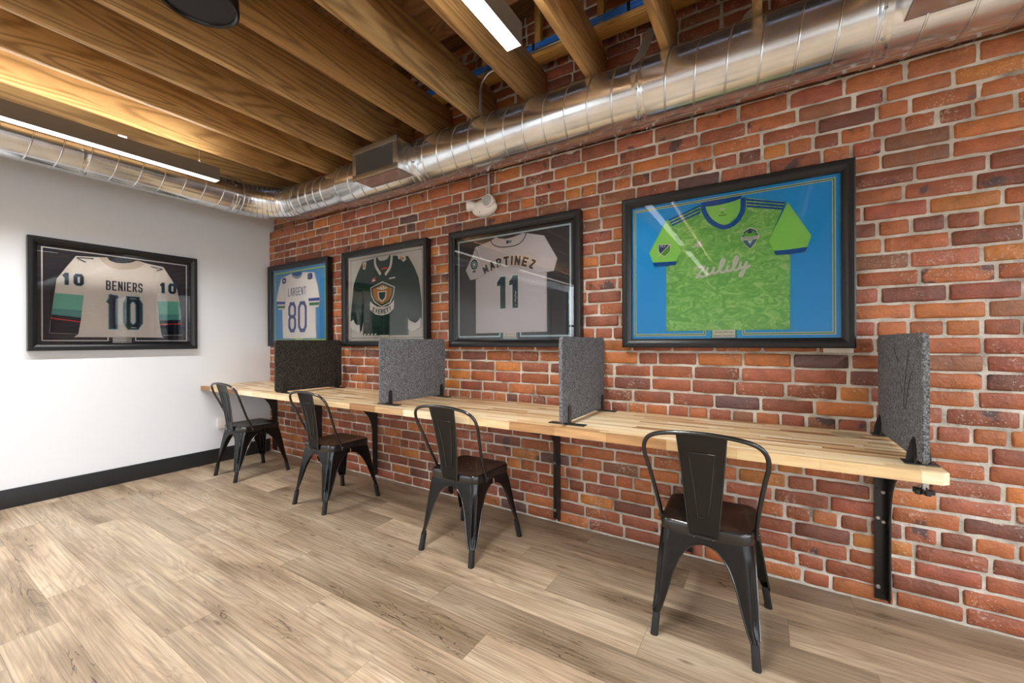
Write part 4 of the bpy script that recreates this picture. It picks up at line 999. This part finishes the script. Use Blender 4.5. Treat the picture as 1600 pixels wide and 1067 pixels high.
for rr, m_, yy in ((.042, W_, -.0254), (.038, nv, -.0257), (.024, W_, -.026), (.021, tg, -.0263), (.010, W_, -.0266)):
    shape('sleeve_patch', [(-.301 + rr * math.cos(a) * .85, .158 + rr * math.sin(a)) for a in np.linspace(0, 2 * math.pi, 25)[:-1]], yy, m_, J)
lineshape('sleeve_mark', [[(-.314, .105), (-.290, .112)]], .014, -.0255, nv, J)
shape('league_mark', [(-.028, .297), (-.006, .295), (-.010, .273), (-.030, .275)], -.0216, nv, J); shape('league_mark', [(-.003, .295), (.014, .292), (.011, .276), (-.007, .273)], -.0216, tg, J)
lineshape('signature', [[(.045, -.13), (.040, -.115), (.050, -.10), (.040, -.085), (.049, -.068), (.042, -.055)], [(.042, -.150), (.050, -.150)]], .004, -.0228, W_, J)
plaque(t, -.005, -.354, .098, .036, mat('pale_plaque', '#d8d0c0', .5), 'Edgar Martinez', 'Seattle Mariners', mat('pale_blue_line', '#9fc6cc', .6))

# 5. green soccer jersey
t, loop = picture('framed bright green soccer jersey on blue mat, largest looking at right', (4.425, -.012, 1.575), 0, -.012, mat('bright_blue_mat', '#22b2fa', .8), (-.457, .449, .343, -.366), (-.094, .087, -.313))
lineshape('mat_line', [loop(0)], .013, -.0148, mat('cream_line', '#e2dcc4', .6), t); lineshape('mat_line_inner', [loop(.0)], .005, -.0151, mat('green_line', '#2f9f5a', .6), t)
dx = .025; lime = cloth('lime_sleeve_cloth', '#a8ee78'); rb = cloth('royal_blue_trim', '#1560b8')
J = garment('jersey', P_shift([(-.256, .267), (-.076, .328), (-.062, .332), (.085, .330), (.124, .320), (.289, .269), (.217, .087), (.253, .017), (.308, .024), (.306, -.346), (-.261, -.345), (-.26, .012), (-.212, .018), (-.18, .088)], dx), M_camo, t)
for pl in ([(-.256, .267), (-.35, .097), (-.324, .024), (-.212, .018), (-.179, .085), (-.231, .21)], [(.297, .267), (.39, .091), (.366, .017), (.249, .019), (.217, .089), (.26, .18)]):
    garment('sleeve', P_shift(pl, dx), lime, J, -.014, -.026)
garment('cuff', P_shift([(-.331, .040), (-.27, .037), (-.205, .034), (-.212, .016), (-.27, .019), (-.323, .021)], dx), rb, J, -.02, -.0272, .001)
garment('cuff', P_shift([(.241, .037), (.30, .036), (.374, .040), (.366, .018), (.31, .014), (.249, .017)], dx), rb, J, -.02, -.0272, .001)
shape('neck_opening', P_shift([(-.068, .330), (.100, .330), (.108, .27), (.098, .25), (.024, .185), (-.039, .235), (-.066, .29)], dx), -.0217, lime, J)
shape('neck_back_lining', P_shift(bez([(-.075, .334), (-.062, .308), (.02, .306), (.094, .318), (.106, .334)]), dx), -.0220, rb, J)
lineshape('collar', [P_shift(bez([(-.072, .330), (-.068, .285), (-.035, .225), (.024, .186), (.078, .205), (.108, .255), (.112, .322)], 5), dx)], .023, -.0223, rb, J)
for a_, b_ in (((-.085, .318), (-.246, .264)), ((-.086, .300), (-.238, .249)), ((-.087, .282), (-.230, .234)), ((.124, .310), (.287, .263)), ((.126, .293), (.284, .249)), ((.127, .277), (.280, .236))):
    lineshape('shoulder_stripe', [P_shift([a_, b_], dx)], .0095, -.0216, rb, J)
shape('neck_badge', P_shift([(.018 + .012 * math.cos(a), .281 + .006 * math.sin(a)) for a in np.linspace(0, 6.28, 13)[:-1]], dx), -.0221, W_, J)
lineshape('neck_badge', [P_shift([(.010, .262), (.026, .262)], dx), P_shift([(.002, .249), (.036, .249)], dx)], .005, -.0221, mat('olive_print', '#5c8a3c', .7), J)
# three rising bars
for k in range(3):
    x = -.126 + .018 * k; h = (.012, .023, .034)[k]
    shape('maker_mark', P_shift([(x, .098), (x + .013, .098), (x + .013 - h * .48 + .004, .098 + h), (x - h * .48 + .0, .098 + h * .86)], dx - .004), -.0217, W_, J)
# chest crest
def crest(sc): return [(.141 + (a - .141) * sc, .112 + (b - .112) * sc) for a, b in ((.141, .168), (.158, .160), (.172, .150), (.170, .138), (.178, .136), (.176, .110), (.166, .086), (.141, .057), (.116, .086), (.106, .110), (.104, .136), (.112, .138), (.110, .150), (.124, .160))]
dbl = mat('crest_navy', '#2b3f7c', .6)
for sc, m_, yy in ((1.0, W_, -.0217), (.90, dbl, -.0220), (.78, mat('crest_lime', '#6cc24a', .6), -.0223)): shape('chest_crest', P_shift(crest(sc), dx), yy, m_, J)
shape('chest_crest_ribbon', P_shift([(.100, .122), (.182, .122), (.180, .106), (.102, .106)], dx), -.0226, W_, J)
script_text('SOUNDERS FC', .141 - dx, .114, .0105, -.0228, dbl, J, 'crest_lettering')
shape('chest_crest_point', P_shift([(.117, .103), (.165, .103), (.141, .068)], dx), -.0226, mat('crest_blue', '#2f7fc4', .6), J); shape('chest_crest_point', P_shift([(.129, .103), (.153, .103), (.141, .082)], dx), -.0229, W_, J)
shape('chest_crest_top', P_shift([(.131, .148), (.141, .156), (.151, .148), (.148, .138), (.134, .138)], dx), -.0226, dbl, J)
# sleeve crest
sh = [(-.302, .137), (-.234, .132), (-.234, .098), (-.246, .078), (-.267, .064), (-.288, .078), (-.300, .098)]
cx, cz = -.267, .103
shape('sleeve_crest', P_shift(sh, dx), -.0266, W_, J); s2 = [((a - cx) * .88 + cx, (b - cz) * .88 + cz) for a, b in sh]
shape('sleeve_crest_upper', P_shift([s2[0], s2[1], s2[5], s2[6]], dx), -.0269, dbl, J); shape('sleeve_crest_lower', P_shift([s2[1], s2[2], s2[3], s2[4], s2[5]], dx), -.0269, mat('crest_lime2', '#5fae2e', .6), J)
lineshape('sleeve_crest_line', [P_shift([(-.236, .133), (-.300, .070)], dx)], .004, -.0272, W_, J)
script_text('MLS', -.276 - dx, .124, .018, -.0273, W_, J, 'crest_lettering')
zz = [[(-.113, -.020), (-.108, -.011), (-.097, -.006), (-.083, -.010), (-.068, -.007), (-.078, -.025), (-.095, -.046), (-.104, -.062), (-.090, -.056), (-.075, -.060), (-.058, -.057)],
      [(-.052, -.018), (-.056, -.035), (-.053, -.047), (-.043, -.049), (-.031, -.041), (-.022, -.019), (-.026, -.038), (-.022, -.048), (-.011, -.045), (0, -.036), (.014, -.018), (.025, .005), (.026, .018), (.018, .020), (.010, .004), (.006, -.022), (.009, -.042), (.019, -.047), (.032, -.040), (.042, -.018), (.039, -.033), (.042, -.043), (.052, -.042), (.064, -.032), (.076, -.014), (.086, .009), (.087, .024), (.080, .027), (.072, .008), (.068, -.020), (.072, -.038), (.082, -.041), (.094, -.030), (.100, -.008)],
      [(.100, -.005), (.098, -.022), (.104, -.032), (.115, -.026), (.125, -.006), (.121, -.030), (.113, -.056), (.103, -.072), (.096, -.069), (.103, -.053), (.122, -.038), (.143, -.021)], [(.046, .003), (.050, .007)]]
lineshape('sponsor_lettering', [P_shift(bez(q, 4), dx) for q in zz], .0115, -.0222, W_, J, True)
plaque(t, -.003, -.363, .104, .040, mat('cream_plaque2', '#e4dccb', .5), 'Jordan Morris', 'Seattle Sounders', mat('green_line', '#2f9f5a', .6))

# ---------------------------------------------------------------- emergency light and small fittings
t = thing('emergency_light', 'white twin head emergency light on the brick wall under the duct', 'light', (2.905, -.006, 2.135))
bm = bmesh.new(); bmesh.ops.create_uvsphere(bm, u_segments=32, v_segments=20, radius=1)
for v in bm.verts:
    v.co = Vector((v.co.x * .105, v.co.y * .052 - .020, v.co.z * .062 - .005))
    if v.co.y > 0: v.co.y = 0
obj('fixture_body', bm, M_plastic, t, 60)
bm = bmesh.new(); lathe(bm, [(.034, -.02), (.042, -.045), (.045, -.066), (.044, -.074), (.040, -.076)], 32, (.062, 0, .022), 'y'); h1 = obj('lamp_head', bm, M_plastic, t, 40)
bm = bmesh.new(); lathe(bm, [(.040, -.0755), (.030, -.082), (.012, -.085)], 12, (.062, 0, .022), 'y'); obj('lens', bm, mat('faceted_lens', '#a9adad', .15), h1, 5)
bm = bmesh.new(); lathe(bm, [(.026, .01), (.034, -.02), (.040, -.045), (.041, -.055), (.036, -.057)], 32, (0, 0, 0), 'y')
bmesh.ops.transform(bm, matrix=Matrix.Translation((-.075, -.035, .018)) @ Matrix.Rotation(R(-58), 4, 'Z'), verts=bm.verts); h2 = obj('lamp_head', bm, M_plastic, t, 40)
bm = bmesh.new(); lathe(bm, [(.036, -.0565), (.028, -.062), (.01, -.064)], 12, (0, 0, 0), 'y')
bmesh.ops.transform(bm, matrix=Matrix.Translation((-.075, -.035, .018)) @ Matrix.Rotation(R(-58), 4, 'Z'), verts=bm.verts); obj('lens', bm, mat('faceted_lens', '#a9adad', .15), h2, 5)
bm = bmesh.new(); bmesh.ops.create_icosphere(bm, subdivisions=2, radius=.003, matrix=Matrix.Translation((-.01, -.066, -.045))); obj('test_button', bm, M_rubber, t)
bm = bmesh.new(); tube(bm, [(2.937, -.016, 2.19), (2.937, -.016, 2.372)], .0105, 12)
tag(obj('wall_conduit', bm, M_steel), 'short vertical grey conduit between duct and emergency light', 'conduit')
t = thing('wall_outlet', 'small white surface outlet on the white wall behind the first chair', 'outlet', (0, -.475, .385))
obj('outlet_box', boxbm((0, -.035, -.045), (.03, .035, .045), .004), M_plastic, t); obj('outlet_plate', boxbm((.03, -.04, -.055), (.034, .04, .055), .002), M_plastic, t)

tag(obj('paper_strip', boxbm((4.835, -.012, 1.118), (4.945, -.004, 1.16), .001), mat('white_card', '#ece6de', .6)), 'thin white strip sticking out below the largest frame at its right corner', 'card')
